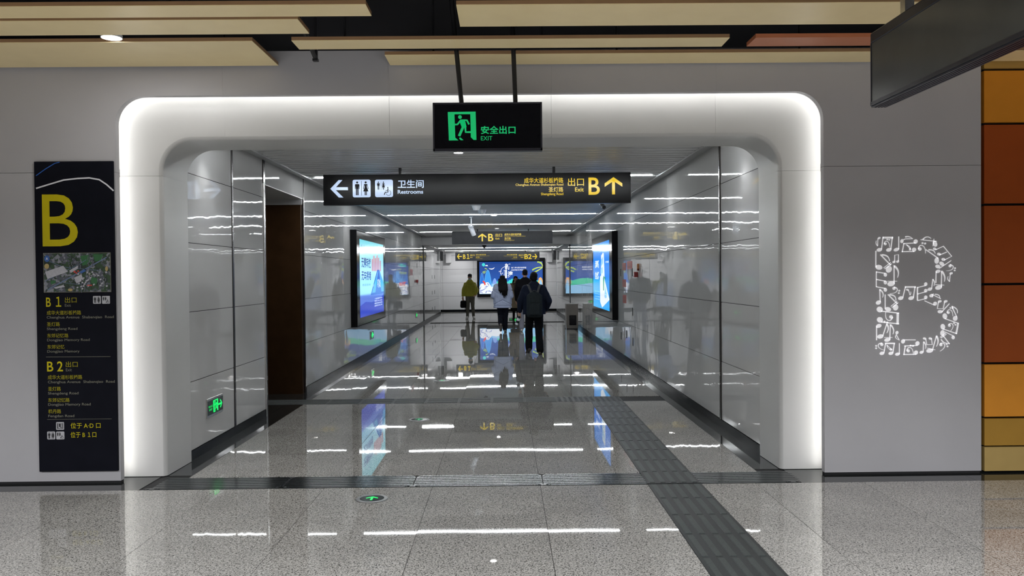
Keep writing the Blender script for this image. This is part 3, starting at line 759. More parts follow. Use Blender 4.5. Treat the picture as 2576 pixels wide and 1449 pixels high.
for q, sm in (((486, 68, 541, 123), 0), ((549, 68, 604, 123), 1), ((165, 1018, 221, 1073), 0), ((228, 1018, 285, 1073), 1)):
    toilet_icon(fp, *pxbox(*Q(*q), YPN), t, M['icon_white'], bool(sm))
ib = pxbox(*Q(227, 952, 283, 1006), YPN)
ic = flat(fp, 'pictogram', [rrect(*ib, .006)], M['icon_white'], t)
W_, H_ = ib[1]-ib[0], ib[3]-ib[2]; U = lambda a, b: (ib[0]+a*W_, ib[2]+b*H_)
flat(fp, 'figures', [[U(.12, .1), U(.17, .1), U(.17, .9), U(.12, .9)], [U(.83, .1), U(.88, .1), U(.88, .9), U(.83, .9)]]+[q for q in stroke([U(.25, .18), U(.75, .18), U(.75, .8), U(.25, .8), U(.25, .18)], .004)]
     + [circ(*U(.48, .68), .007, .007, n=10), [U(.38, .4), U(.58, .4), U(.58, .6), U(.38, .6)]]+stroke([U(.46, .4), U(.66, .28)], .004), M['black_print'], ic, .003)

# ---- letter B made of music notes on the right wall
YN = YF-.004; fn_ = front(YN)
t = thing('wall_letter', 'white letter B made of musical notes on the right grey wall', 'wall art', (3.26, YF, 1.4))
NS = 1175/300.0
def NP(pts): return pxpts([(2160+x/NS, 560+y/NS) for x, y in pts], YN)
def nE(cx, cy, rx, ry, a): return [NP(circ(cx, cy, rx, ry, math.radians(a), 16))]
def nL(w, *pts): return [NP(q) for q in stroke(list(pts), w)]
def nF(w0, w1, p0, p1, p2): return [NP(q) for q in stroke(bez(p0, p1, p2, 7), w0, w1)]
def quarter(hx, hy, rx, ry, a, sx, sy0, sy1, w=8): return nE(hx, hy, rx, ry, a)+nL(w, (sx, sy0), (sx, sy1))
def bass(cx, cy, r, flip=1, rot=0):
    """bass clef: round head, sweeping tail and two dots"""
    c, s_ = math.cos(math.radians(rot)), math.sin(math.radians(rot))
    T = lambda p: (cx+flip*(p[0]*c-p[1]*s_), cy+p[0]*s_+p[1]*c)
    return [NP([T((-.45*r+.42*r*math.cos(a), .1*r+.42*r*math.sin(a))) for a in [2*PI*i/14 for i in range(14)]])] + \
        [NP(q) for q in stroke([T(p) for p in bez((-.85*r, .1*r), (-.5*r, -1.3*r), (.45*r, -.6*r), 8)+bez((.45*r, -.6*r), (1.0*r, 0), (.95*r, 1.2*r), 7)[1:]], .26*r, .08*r)] + \
        [NP([T((x*r+.24*r*math.cos(a), -1.35*r+y*r+.24*r*math.sin(a))) for a in [2*PI*i/10 for i in range(10)]]) for x, y in ((.2, 0), (.85, .1))]
NOTES = [
    nE(203, 152, 14, 10, -25)+nL(5, (190, 155), (188, 230))+nF(7, 3, (188, 230), (162, 205), (175, 178)),
    nE(205, 268, 26, 18, -15)+nE(298, 268, 26, 18, -15)+nL(8, (226, 262), (241, 142))+nL(9, (318, 262), (333, 142))+nL(18, (237, 148), (339, 148)),
    bass(277, 207, 30), quarter(372, 266, 27, 17, -20, 396, 262, 137),
    nE(427, 182, 15, 20, 15)+nL(7, (440, 170), (462, 160), (535, 158))+nF(12, 3, (460, 142), (490, 125), (530, 155)),
    nE(562, 186, 20, 22, 20)+nE(547, 266, 20, 20, 20)+nL(9, (430, 290), (447, 205))+nL(9, (440, 206), (560, 200))+nL(9, (425, 286), (548, 284)),
    nE(507, 262, 9, 13, 10)+nL(5, (510, 262), (475, 218))+nF(6, 3, (465, 218), (500, 225), (512, 250)),
    bass(622, 256, 40), nE(753, 208, 20, 30, -20)+nL(7, (612, 168), (770, 185))+nL(5, (743, 160), (732, 232))+nF(12, 4, (632, 168), (670, 120), (714, 155)),
    nE(750, 258, 16, 12, 20)+nE(792, 310, 18, 14, 10)+nE(835, 362, 18, 14, 10)+nL(8, (758, 268), (836, 232), (918, 332), (842, 370))+nL(8, (795, 320), (868, 290)),
    nE(770, 375, 22, 30, 5)+nL(9, (664, 266), (785, 352))+nF(14, 4, (690, 268), (745, 262), (756, 305)),
    nE(820, 405, 26, 18, 35)+nE(780, 432, 24, 18, 15)+nL(7, (795, 452), (912, 374)),
    bass(905, 442, 34, 1, 90), nE(912, 500, 16, 11, -20)+nL(5, (904, 506), (896, 582))+nF(7, 3, (897, 580), (868, 558), (882, 530)),
    nE(782, 480, 24, 16, -15)+nL(8, (764, 484), (762, 594)), nE(788, 640, 33, 21, -15)+nL(8, (816, 636), (818, 474))+nL(6, (756, 610), (844, 616))+nF(18, 4, (820, 480), (862, 525), (845, 582)),
    nE(702, 656, 22, 15, -20)+nL(7, (720, 650), (732, 556))+nF(10, 3, (733, 560), (760, 590), (742, 624)),
    nL(9, (170, 277), (170, 440))+nE(200, 440, 34, 24, 10), nE(298, 460, 28, 34, 25)+nL(10, (215, 315), (318, 420))+nL(6, (246, 446), (318, 392))+nL(6, (256, 456), (328, 404))+nF(16, 5, (228, 318), (300, 315), (306, 380)),
    nE(348, 388, 14, 12, -15)+nE(385, 384, 14, 12, -15)+nL(7, (356, 384), (356, 320), (393, 314), (393, 380)),
    nL(8, (174, 480), (174, 634))+nE(264, 514, 16, 19, 0)+nE(264, 590, 16, 19, 0)+nE(264, 662, 16, 19, 0)+nL(9, (174, 486), (262, 500))+nL(9, (174, 560), (262, 576))+nL(9, (174, 632), (262, 648)),
    nE(320, 603, 36, 24, -10)+nL(9, (350, 600), (350, 418))+nL(5, (286, 577), (381, 577))+nF(20, 4, (352, 428), (412, 470), (384, 542)), bass(352, 664, 36, 1, 90),
    nE(415, 744, 26, 18, -15)+nE(518, 744, 27, 18, -15)+nL(8, (436, 738), (462, 632))+nL(9, (540, 738), (556, 632))+nL(15, (456, 634), (564, 634)),
    nE(482, 662, 13, 9, 20)+nL(5, (492, 665), (507, 715))+nF(5, 3, (507, 712), (520, 700), (514, 680)),
    nL(11, (580, 634), (580, 768))+nE(662, 606, 16, 18, 0)+nE(662, 670, 16, 17, 0)+nE(662, 736, 16, 18, 0)+nL(8, (580, 640), (660, 620))+nL(8, (580, 704), (660, 682))+nL(8, (580, 768), (660, 750)),
    nE(195, 788, 26, 20, -25)+nL(8, (213, 780), (208, 656))+nF(14, 4, (208, 660), (258, 690), (236, 738)), nL(8, (262, 708), (262, 850))+nE(290, 853, 30, 21, 15),
    nE(365, 836, 25, 30, 15)+nL(10, (290, 708), (382, 800))+nL(6, (318, 826), (380, 774))+nL(6, (328, 838), (390, 788))+nF(14, 5, (304, 710), (372, 712), (368, 768)),
    nE(716, 720, 18, 16, -20)+nL(7, (720, 705), (810, 750))+nL(4, (738, 698), (728, 736))+nF(10, 4, (752, 706), (806, 706), (800, 745)), nL(8, (650, 770), (744, 812))+nE(754, 798, 18, 20, 25),
    nE(800, 776, 18, 12, -15)+nE(858, 776, 18, 12, -15)+nL(8, (788, 780), (776, 848), (834, 848), (848, 782)), nE(803, 878, 24, 16, 0)+nL(8, (820, 880), (895, 798)),
    bass(898, 884, 32), nE(952, 944, 22, 24, 10)+nL(8, (968, 930), (918, 824))+nF(12, 4, (920, 826), (985, 845), (974, 894)),
    nE(850, 922, 22, 28, -10)+nE(830, 1026, 22, 28, -10)+nL(9, (850, 946), (982, 992))+nL(14, (982, 988), (962, 1098))+nL(9, (832, 1048), (966, 1094)), bass(908, 1020, 32, 1, 40),
    nE(208, 856, 30, 28, 20)+nE(210, 958, 30, 27, 20)+nL(11, (220, 872), (398, 892))+nL(22, (386, 890), (384, 1002))+nL(11, (222, 980), (398, 998)), bass(300, 930, 42, 1, 190),
    nE(198, 1018, 28, 19, -20)+nL(9, (177, 1024), (177, 1160)), nE(214, 1122, 30, 21, -15)+nL(8, (238, 1118), (278, 996))+nF(16, 4, (278, 1000), (308, 1040), (278, 1088)),
    nE(283, 1156, 30, 18, -15)+nL(8, (308, 1150), (312, 1002))+nL(5, (254, 1132), (334, 1132))+nF(16, 4, (314, 1006), (362, 1052), (338, 1100)),
    nE(378, 1084, 14, 17, 20)+nL(6, (370, 1100), (402, 1160))+nF(8, 3, (368, 1112), (352, 1140), (398, 1156)),
    bass(222, 1216, 36, -1, 80), nE(230, 1288, 24, 16, -15)+nE(318, 1288, 24, 16, -15)+nL(8, (250, 1282), (266, 1190))+nL(9, (338, 1282), (352, 1190))+nL(14, (260, 1190), (358, 1190)),
    nE(318, 1250, 14, 11, 10)+nL(5, (326, 1250), (278, 1206))+nF(6, 3, (280, 1208), (284, 1235), (302, 1248)), quarter(383, 1296, 24, 15, -15, 402, 1294, 1188),
    nE(438, 1170, 18, 22, 20)+nL(8, (444, 1156), (562, 1156)), nE(580, 1190, 20, 22, 25)+nE(566, 1280, 19, 21, 20)+nL(10, (446, 1304), (460, 1214))+nL(9, (450, 1216), (580, 1210))+nL(9, (440, 1300), (566, 1298)), bass(505, 1260, 36),
    nE(620, 1278, 20, 14, -20)+nL(7, (637, 1274), (640, 1172))+nF(12, 3, (641, 1174), (675, 1210), (658, 1244)), nE(650, 1142, 16, 11, 10)+nE(706, 1142, 16, 11, 10)+nL(7, (662, 1146), (672, 1202), (726, 1202), (718, 1140)),
    nE(700, 1262, 34, 20, -10)+nL(8, (728, 1256), (768, 1112))+nL(5, (676, 1236), (756, 1254))+nF(18, 4, (768, 1118), (800, 1168), (766, 1222)), bass(822, 1216, 36, 1, 60),
    nE(826, 1086, 20, 28, 15)+nL(9, (830, 1110), (896, 1196))+nL(6, (804, 1130), (858, 1088))+nL(6, (812, 1138), (866, 1098))+nF(12, 4, (814, 1150), (830, 1190), (896, 1192)), nE(932, 1132, 16, 18, 10)+nL(7, (850, 1076), (936, 1118)),
]
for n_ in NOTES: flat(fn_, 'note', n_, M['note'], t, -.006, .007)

# ---- big hanging sign box seen edge-on at the upper right
t = thing('hanging_sign', 'large dark grey hanging sign box at the upper right, seen from its end', 'sign', (2.18, 3.0, 2.75))
hs0, hs1, y0, y1 = 2.135, 2.232, 1.1, 4.79
MB().box(hs0+.004, hs1-.004, y0+.01, y1-.012, 2.585, 2.925).build('case', M['hang_face'], t)
MB().box(hs0, hs1, y0, y1, 2.925, 2.985).build('top_rail', M['sign_frame'], t, bevel=.006)
MB().box(hs0, hs1, y1-.012, y1, 2.565, 2.93).build('end_cap', M['sign_frame'], t, bevel=.003)
MB().box(hs0, hs1, y0, y1, 2.565, 2.587).build('bottom_rail', M['sign_frame'], t)
for k in range(5):
    x = hs0+.006+k*.0185
    MB().box(x, x+.011, y0, y1, 2.556, 2.566).build('rib', M['sign_frame'], t)
for y in (4.44, 1.6):
    MB().box(2.155, 2.205, y-.03, y+.03, 2.985, 4.2).build('hanger_post', M['chrome'], t, bevel=.004)

# ---- green exit sign hung in the doorway
YX = 6.08; fx = front(YX-.036)
t = thing('exit_sign', 'hanging black box sign with green running figure and EXIT lettering', 'exit sign', (-.13, YX, 2.7))
xb = pxbox(1089, 257.5, 1364, 379.5, YX-.035)
MB().box(xb[0], xb[1], YX-.030, YX+.035, xb[2], xb[3]).build('case', M['sign_frame'], t, bevel=.004)
fr = MB(); b = .012
fr.box(xb[0], xb[1], YX-.036, YX-.028, xb[3]-b, xb[3]).box(xb[0], xb[1], YX-.036, YX-.028, xb[2], xb[2]+b*1.6).box(xb[0], xb[0]+b, YX-.036, YX-.028, xb[2], xb[3]).box(xb[1]-b, xb[1], YX-.036, YX-.028, xb[2], xb[3])
fr.build('frame', M['sign_frame'], t)
fx = front(YX-.0315)
flat(fx, 'face_glass', [rect(xb[0]+b, xb[1]-b, xb[2]+b*1.6, xb[3]-b)], M['sign_black'], t, .0002, .001)
rm = pxbox(1126.5, 281, 1198, 353.5, YX-.033)
running_man(fx, rm, M['green_lit'], t, .0016)
pxtext(fx, '安全出口', (1209.5, 316.5, 1297, 337), M['green_lit'], t, YX-.033, bold=.022, d=.0016)
pxtext(fx, 'EXIT', (1209.8, 342.5, 1238.5, 353), M['green_lit'], t, YX-.033, d=.0016)
for a, b_, px_ in ((1145.5, 1160.5, 0), (1290.5, 1296.5, 1)):
    p0 = at(a, 100, 1, YX); p1 = at(b_, 256, 1, YX); dr = (p0-p1)
    MB().tube([p1-dr*.02, p1+dr*(1.3/dr.length)], .0175, 12).build('post', M['black_metal'], t, smooth=True)

# ---- direction signs in the corridor
def dsign(label, Y, pb, face_m, thick=.10, hangers=()):
    x0, x1, z0, z1 = pxbox(*pb, Y)
    t = thing('direction_sign', label, 'sign', ((x0+x1)/2, Y, (z0+z1)/2), 'hanging direction signs')
    MB().box(x0, x1, Y+.004, Y+thick, z0, z1).build('case', M['sign_frame'], t, bevel=.003, seg=1)
    MB().box(x0+.003, x1-.003, Y, Y+.004, z0+.003, z1-.003).build('face_panel', face_m, t)
    for hx, zt in hangers:
        X = at(hx, 430, 1, Y+thick/2).x
        MB().tube([(X, Y+thick/2, z1-.01), (X, Y+thick/2, zt)], .018, 10).build('hanger', M['black_metal'], t)
    return t
YD = 10.08
M['sign_gloss'] = mat('dark_gloss_sign', (.006, .006, .007), .18, spec=.16)
t = dsign('long black direction sign with restrooms to the left and exit B ahead', YD, (813, 436, 1587, 513.5), M['sign_gloss'], hangers=((1006.5, ZC), (1393, ZC)))
fd = front(YD)
C4 = lambda x0, y0, x1, y1: (780+x0/3.0667, 400+y0/3.0667, 780+x1/3.0667, 400+y1/3.0667)
b = pxbox(832, 453, 876, 497, YD); cx, cz = (b[0]+b[1])/2, (b[2]+b[3])/2
flat(fd, 'arrow', [pxpts([(831, 475), (852, 453), (861.5, 453), (845, 471.2), (874.8, 471.2), (875.2, 478.4), (844.5, 478.4), (864, 497), (852.5, 497)][:0] or [(831, 475), (852, 453), (861.5, 453), (844.5, 472), (844.5, 478), (864, 497), (852.5, 497)], YD), pxpts([(842, 471), (875, 471), (875.6, 478.4), (842, 478.4)], YD)], M['white_lit'], t)
toilet_icon(fd, *pxbox(887.2, 452, 932.4, 496.5, YD), t, M['white_lit'])
toilet_icon(fd, *pxbox(943.6, 452, 988.6, 496, YD), t, M['white_lit'], True)
for body, q, mm, bo in [('卫生间', (1000.5, 452.5, 1066, 473), 'white_lit', .018), ('Restrooms', (1000.5, 477.5, 1064.5, 487.5), 'white_lit', .02),
        ('成华大道杉板桥路', (1318.5, 447, 1417, 460.5), 'yel_lit', .006), ('Chenghua Avenue Shabanqiao Road', (1297, 461.5, 1417, 469), 'yel_lit', .008),
        ('圣灯路', (1380, 470.5, 1417, 483), 'yel_lit', .006), ('Shengdeng Road', (1361, 484.5, 1417, 493), 'yel_lit', .008),
        ('出口', (1428.5, 447.5, 1469, 468), 'yel_lit', .006), ('Exit', (1446.5, 471.5, 1468.5, 482), 'yel_lit', .01), ('B', (1480.5, 446.5, 1509, 490), 'yel_lit', .012)]:
    pxtext(fd, body, q, M[mm], t, YD, bold=bo)
b = pxbox(1521, 445.5, 1565.5, 489, YD)
flat(fd, 'arrow', arrow_poly((b[0]+b[1])/2, (b[2]+b[3])/2, b[1]-b[0], b[3]-b[2], 0), M['yel_lit'], t)
YM = 23.5
t = dsign('dark grey direction sign with exit B ahead, in front of the bulkhead', YM, (1137, 581.5, 1390, 613.5), M['sign_grey'], hangers=((1199.5, ZC), (1328, ZC)))
fm = front(YM)
b = pxbox(1203, 587.5, 1223.5, 607, YM); flat(fm, 'arrow', arrow_poly((b[0]+b[1])/2, (b[2]+b[3])/2, b[1]-b[0], b[3]-b[2], 0), M['yel_far'], t)
for body, q, bo in [('B', (1228, 588, 1241, 606.5), .015), ('出口', (1246, 587.5, 1263, 595.5), .006), ('Exit', (1246.5, 598, 1256.5, 602.3), .01),
        ('成华大道杉板桥路', (1269, 586.8, 1311.5, 592.5), .01), ('Chenghua Avenue Shabanqiao Road', (1269, 593.3, 1321.5, 595.4), .004), ('圣灯路', (1269, 597, 1285, 602.6), .01), ('Shengdeng Road', (1269, 603.4, 1293.5, 605.8), .004)]:
    pxtext(fm, body, q, M['yel_far'], t, YM, bold=bo)
YS = 36.1
t = dsign('farthest dark grey direction sign pointing to B1 left and B2 right', YS, (1145.3, 634, 1357.5, 655.5), M['sign_grey'], hangers=((1180, 2.79), (1320, 2.79)))
fs_ = front(YS)
C8 = lambda x0, y0, x1, y1: (1140+x0/11.2, 625+y0/11.2, 1140+x1/11.2, 625+y1/11.2)
for q, an in (((108, 155, 245, 298), PI/2), ((2232, 155, 2370, 298), -PI/2)):
    b = pxbox(*C8(*q), YS); flat(fs_, 'arrow', arrow_poly((b[0]+b[1])/2, (b[2]+b[3])/2, b[3]-b[2], b[1]-b[0], an), M['yel_far'], t)
for body, q, bo in [('B１', (278, 158, 460, 296), .015), ('出口', (478, 162, 602, 215), .006), ('Exit', (478, 236, 545, 264), .01), ('成华大道杉板桥路', (638, 158, 925, 190), .01),
        ('Chenghua Avenue Shabanqiao Road', (638, 205, 1018, 218), .004), ('圣灯路', (638, 232, 745, 262), .01), ('Shengdeng Road', (638, 278, 818, 292), .004),
        ('B2', (2008, 158, 2210, 296), .015), ('出口', (1850, 162, 1978, 215), .006), ('Exit', (1908, 236, 1976, 264), .01), ('成华大道杉板桥路', (1512, 158, 1802, 190), .01),
        ('Chenghua Avenue Shabanqiao Road', (1424, 205, 1802, 218), .004), ('圣灯路', (1694, 232, 1802, 262), .01), ('Shengdeng Road', (1655, 278, 1802, 292), .004)]:
    pxtext(fs_, body, C8(*q), M['yel_far'], t, YS, bold=bo)

# ---- lit advertising screens
def screen_case(label, cat, x0, x1, y0, y1, z0, z1, axis, scr, sgn):
    """case with a black bezel; scr = screen rectangle (u0,u1,z0,z1) along y (axis x) or along x (axis y)"""
    t = thing('advertising_screen', label, cat, ((x0+x1)/2, (y0+y1)/2, (z0+z1)/2), 'lit advertising screens')
    MB().box(x0, x1, y0, y1, z0, z1).build('case', M['case_matte'], t, bevel=.006)
    return t
M['case_matte'] = mat('black_matte_case', (.006, .006, .007), .6, spec=.06)
M['bezel'] = mat('screen_bezel', (.028, .026, .024), .12)
def lit(n, *c, k=1.0): return emis('screen_'+n, srgb(*c), SCREEN_E*k)
# left wall screen: u runs along +Y
t = screen_case('wide lit advertising screen on the left wall, pale cyan with dark blue writing', 'screen', XL+.001, XL+.115, 14.86, 18.40, .70, 2.455, 0, None, 1)
FL = Face((XL+.115, 0, 0), (0, 1, 0), (0, 0, 1))
FL.N = Vector((1, 0, 0))
a0, a1, b0, b1 = 15.16, 18.10, .85, 2.30
flat(FL, 'bezel', [rect(14.88, 18.38, .72, 2.435)], M['bezel'], t, .0005, .002)
U = lambda x, y: (a0+x*(a1-a0), b0+y*(b1-b0))
bgm = emis('left_screen_gradient', srgb(150, 225, 240), SCREEN_E*1.05, axis=2, stops=[(0, srgb(28, 50, 170)), (.14, srgb(70, 105, 205)), (.27, srgb(92, 125, 215)), (.30, srgb(150, 215, 250)), (.6, srgb(175, 232, 250)), (1, srgb(110, 205, 220))])
sc = flat(FL, 'picture', [rect(a0, a1, b0, b1)], bgm, t, .003)
flat(FL, 'towers', [[U(x, .60), U(x+.055, .60), U(x+.055, .60+h), U(x, .60+h*.96)] for x, h in ((.46, .17), (.53, .22), (.60, .19), (.67, .235), (.74, .2), (.82, .16))], lit('dusk', 196, 150, 165), sc, .005)
flat(FL, 'road', [[U(.40, .27), U(.70, .62), U(.80, .62), U(1, .40), U(1, .27)]], lit('road', 36, 92, 190), sc, .0055)
flat(FL, 'road_edge', [[U(.46, .30), U(.71, .60), U(.74, .60), U(.60, .30)], [U(.88, .30), U(.785, .60), U(.80, .62), U(1, .42), U(1, .30)]], lit('blue', 80, 165, 225), sc, .006)
flat(FL, 'swoosh', [[U(0, .15), U(.2, .19), U(.45, .17), U(.8, .20), U(1, .26), U(1, .10), U(.5, .05), U(0, .0)]], lit('deep', 40, 66, 190), sc, .005)
for body, q, c, bo in [('无需转换', (.05, .42, .64, .775), 'ink', .02), ('无车拥堵', (.05, .42, .475, .60), 'ink', .02), ('— 码 —', (.05, .42, .82, .865), 'ink', 0), ('都汇城', (.04, .2, .90, .935), 'ink', 0),
                 ('欢迎咨询', (.08, .40, .40, .43), 'ink', 0), ('新城', (.70, .84, .36, .49), 'pale', .02), ('地产', (.52, .62, .33, .42), 'pale', .01)]:
    if 'm_'+c not in M: M['m_'+c] = lit(c, *{'ink': (28, 70, 150), 'pale': (225, 240, 255)}[c])
    q0, q1 = U(q[0], q[2]), U(q[1], q[3]); text(FL, body, q0[0], q1[0], q0[1], q1[1], M['m_'+c], sc, bold=bo, d=.007)
for i in range(4):
    q0, q1 = U(.56, .20-i*.033), U(.92, .222-i*.033); text(FL, ('一站式服务热线', '地铁口中心商业', '精装现房在售', '品质生活之选')[i], q0[0], q1[0], q0[1], q1[1], M['m_pale'], sc, d=.008)
# right wall screen: seen from the corridor u runs along -Y
t = screen_case('wide lit advertising screen on the right wall, bright blue with a white carton', 'screen', XR-.115, XR-.001, 16.30, 20.02, .70, 2.47, 0, None, -1)
FR = Face((XR-.115, 0, 0), (0, -1, 0), (0, 0, 1)); FR.N = Vector((-1, 0, 0))
a0, a1, b0, b1 = -19.72, -16.72, .86, 2.31
flat(FR, 'bezel', [rect(-20.0, -16.32, .72, 2.45)], M['bezel'], t, .0005, .002)
bgm = emis('right_screen_gradient', srgb(20, 130, 235), SCREEN_E*1.05, axis=2, stops=[(0, srgb(40, 165, 240)), (.5, srgb(8, 118, 230)), (1, srgb(30, 140, 235))])
sc = flat(FR, 'picture', [rect(a0, a1, b0, b1)], bgm, t, .003)
W1, W2, W3 = lit('white', 226, 236, 246), lit('ice', 150, 205, 245), lit('leaf', 20, 130, 60)
flat(FR, 'ice_base', [[U(.46, .48), U(.58, .52), U(.72, .46), U(1, .16), U(.58, .02), U(.46, .10)]], W1, sc, .005)
flat(FR, 'carton', [[U(.54, .80), U(.66, .84), U(.70, .82), U(.73, .50), U(.73, .28), U(.54, .28)]], W1, sc, .0055)
flat(FR, 'carton_panel', [[U(.54, .74), U(.66, .78), U(.66, .68), U(.54, .64)], [U(.51, .60), U(.64, .63), U(.64, .54), U(.51, .52)]], W2, sc, .0065)
flat(FR, 'leaf', [[U(.66, .28), U(.70, .28), U(.72, .47), U(.80, .48), U(.78, .44), U(.70, .50), U(.66, .46)]], W3, sc, .007)
flat(FR, 'dish', [[U(*p) for p in circ(.80, .20, .07, .03)], [U(.74, .22), U(.78, .36), U(.88, .22)]], W2, sc, .0075)
for body, q in [('清新', (.14, .40, .62, .74)), ('自然', (.14, .40, .44, .56)), ('好生活', (.80, .97, .68, .71))]:
    q0, q1 = U(q[0], q[2]), U(q[1], q[3]); text(FR, body, q0[0], q1[0], q0[1], q1[1], W1, sc, bold=.02, d=.007)
for i in range(4):
    q0, q1 = U(.12, .24-i*.04), U(.42, .262-i*.04); text(FR, '新品上市 欢迎品尝', q0[0], q1[0], q0[1], q1[1], W2, sc, d=.007)
# end wall screen
YQ = YW-.10; fq = front(YQ)
o = pxbox(1200.3, 649, 1371.2, 746.8, YQ)
t = screen_case('large lit poster screen on the far end wall, blue with mountains and waves', 'screen', o[0], o[1], YQ, YW-.001, o[2], o[3], 1, None, 1)
s_ = pxbox(1206, 658, 1365.2, 739, YQ)
bgm = emis('end_screen_gradient', srgb(20, 90, 190), SCREEN_E, axis=2, stops=[(0, srgb(120, 190, 240)), (.25, srgb(60, 150, 230)), (.45, srgb(12, 78, 170)), (1, srgb(10, 60, 138))])
sc = flat(fq, 'picture', [rect(*s_)], bgm, t, .003)
E2 = lambda pts: pxpts([(1190+x/12.076, 640+y/12.076) for x, y in pts], YQ)
def hill(x0, x1, yb, yt): return E2([(x0, yb)]+[(x0+(x1-x0)*i/12, yb-(yb-yt)*math.sin(PI*i/12)**.7) for i in range(1, 12)]+[(x1, yb)])
C = {k: lit('end_'+k, *c) for k, c in dict(hl=(50, 150, 235), hd=(24, 110, 215), rim=(120, 200, 245), cyan=(60, 215, 215), white=(238, 244, 252), lime=(180, 215, 70), yel=(220, 225, 120), red=(235, 70, 60), navy=(60, 90, 190), green=(70, 210, 170), lav=(130, 160, 235), orange=(240, 180, 110), pale=(150, 205, 245)).items()}
fl = lambda nm, ps, c, d: flat(fq, nm, ps, C[c], sc, d, .004)
fl('hill_rim', [hill(200, 340, 900, 565), hill(335, 560, 900, 470), hill(585, 730, 900, 725)], 'rim', .006)
fl('hill', [hill(208, 332, 900, 578)], 'hd', .010); fl('hill', [hill(345, 550, 900, 484)], 'hl', .010); fl('hill', [hill(592, 722, 900, 735)], 'lav', .010)
fl('meadow', [E2([(720, 830), (830, 800), (1060, 830), (1180, 740), (1300, 760), (1460, 730), (1700, 745), (1900, 800), (2115, 780), (2115, 1000), (720, 1000)])], 'green', .009)
fl('lake', [E2([(560, 900), (900, 860), (2115, 960), (2115, 1195), (560, 1195)])], 'pale', .012)
fl('waves', [E2([(195, 985), (230, 900), (290, 880), (360, 900), (400, 845), (470, 850), (530, 930), (560, 990), (700, 960), (860, 1010), (860, 1195), (195, 1195)])], 'white', .016)
fl('wave_lines', [q for pts in (bez((210, 1105), (340, 1090), (440, 970)), bez((440, 970), (400, 960), (350, 1010)), bez((215, 1060), (200, 1010), (260, 980)), bez((390, 1170), (400, 1090), (470, 1120)), bez((470, 1110), (540, 1110), (570, 1170)), bez((210, 1150), (270, 1120), (290, 1185)), bez((430, 890), (500, 890), (470, 970))) for q in [E2(k) for k in stroke(pts, 22, 8)]], 'navy', .021)
fl('red_fish', [E2([(285, 805), (330, 800), (375, 850), (385, 930), (345, 935), (330, 870), (300, 840)])], 'red', .022)
fl('moon_tree', [E2(circ(318, 312, 48, 50)), E2([(310, 340), (326, 340), (338, 372), (328, 372)])], 'cyan', .008)
fl('cloud', [E2([(362, 352), (390, 322), (440, 322), (452, 358)])], 'white', .008)
fl('bird', [E2([(468, 420), (540, 432), (600, 425), (660, 388), (625, 440), (570, 462), (510, 448)])], 'white', .008)
fl('branches', [q for pts in (bez((290, 550), (330, 510), (400, 505)), bez((320, 578), (350, 550), (385, 545)), bez((355, 432), (400, 420), (430, 465))) for q in [E2(k) for k in stroke(pts, 26, 14)]], 'lime', .012)
fl('branches', [q for pts in (bez((1950, 232), (2080, 220), (2110, 350)), bez((1800, 480), (1900, 390), (2110, 385)), bez((1865, 540), (1960, 500), (2105, 400)), bez((2030, 250), (2080, 280), (2090, 290))) for q in [E2(k) for k in stroke(pts, 40, 26)]], 'lime', .008)
fl('branch_lights', [q for pts in (bez((1900, 420), (2000, 385), (2110, 380)), bez((1930, 520), (2010, 470), (2110, 390)), bez((2060, 230), (2115, 300), (2110, 380))) for q in [E2(k) for k in stroke(pts, 14, 10)]], 'yel', .013)
fl('right_rock', [E2([(1965, 880), (2000, 720), (2050, 690), (2090, 720), (2115, 800), (2115, 1000), (2010, 960)])], 'orange', .014)
fl('rock_fall', [E2([(2010, 900), (2030, 780), (2060, 760), (2090, 840), (2115, 960), (2115, 1000), (2020, 970)])], 'pale', .019)
fl('bush', [E2([(1060, 830), (1110, 770), (1140, 790), (1180, 735), (1210, 770), (1170, 850), (1110, 920), (1070, 880)])], 'cyan', .013)
fl('title_ring', [q for q in [E2(k) for k in stroke([(1000+165*math.cos(a), 540+168*math.sin(a)) for a in [math.radians(d) for d in range(95, 275, 12)]], 12)]]+[q for q in [E2(k) for k in stroke([(1000+150*math.cos(a), 560+150*math.sin(a)) for a in [math.radians(d) for d in range(30, 75, 9)]], 12)]], 'white', .008)
fl('title_bar', [E2(rect(975, 1030, 465, 720))], 'white', .010)
def et(body, x0, y0, x1, y1, c='white', bo=0.02):
    a = E2([(x0, y1), (x1, y0)]); text(fq, body, a[0][0], a[1][0], a[0][1], a[1][1], C[c], sc, bold=bo, d=.011, th=.003)
et('新', 965, 275, 1140, 465, bo=.03); et('津', 1050, 505, 1205, 670, bo=.03)
et('在传统与现代的碰撞', 1158, 376, 1616, 428); et('邂逅最美 新津的烟火', 1158, 450, 1616, 496); et('四季', 785, 500, 872, 538); et('人间', 820, 556, 905, 590)
et('烟\n火\n津\n彩', 932, 470, 965, 680, bo=0.0)

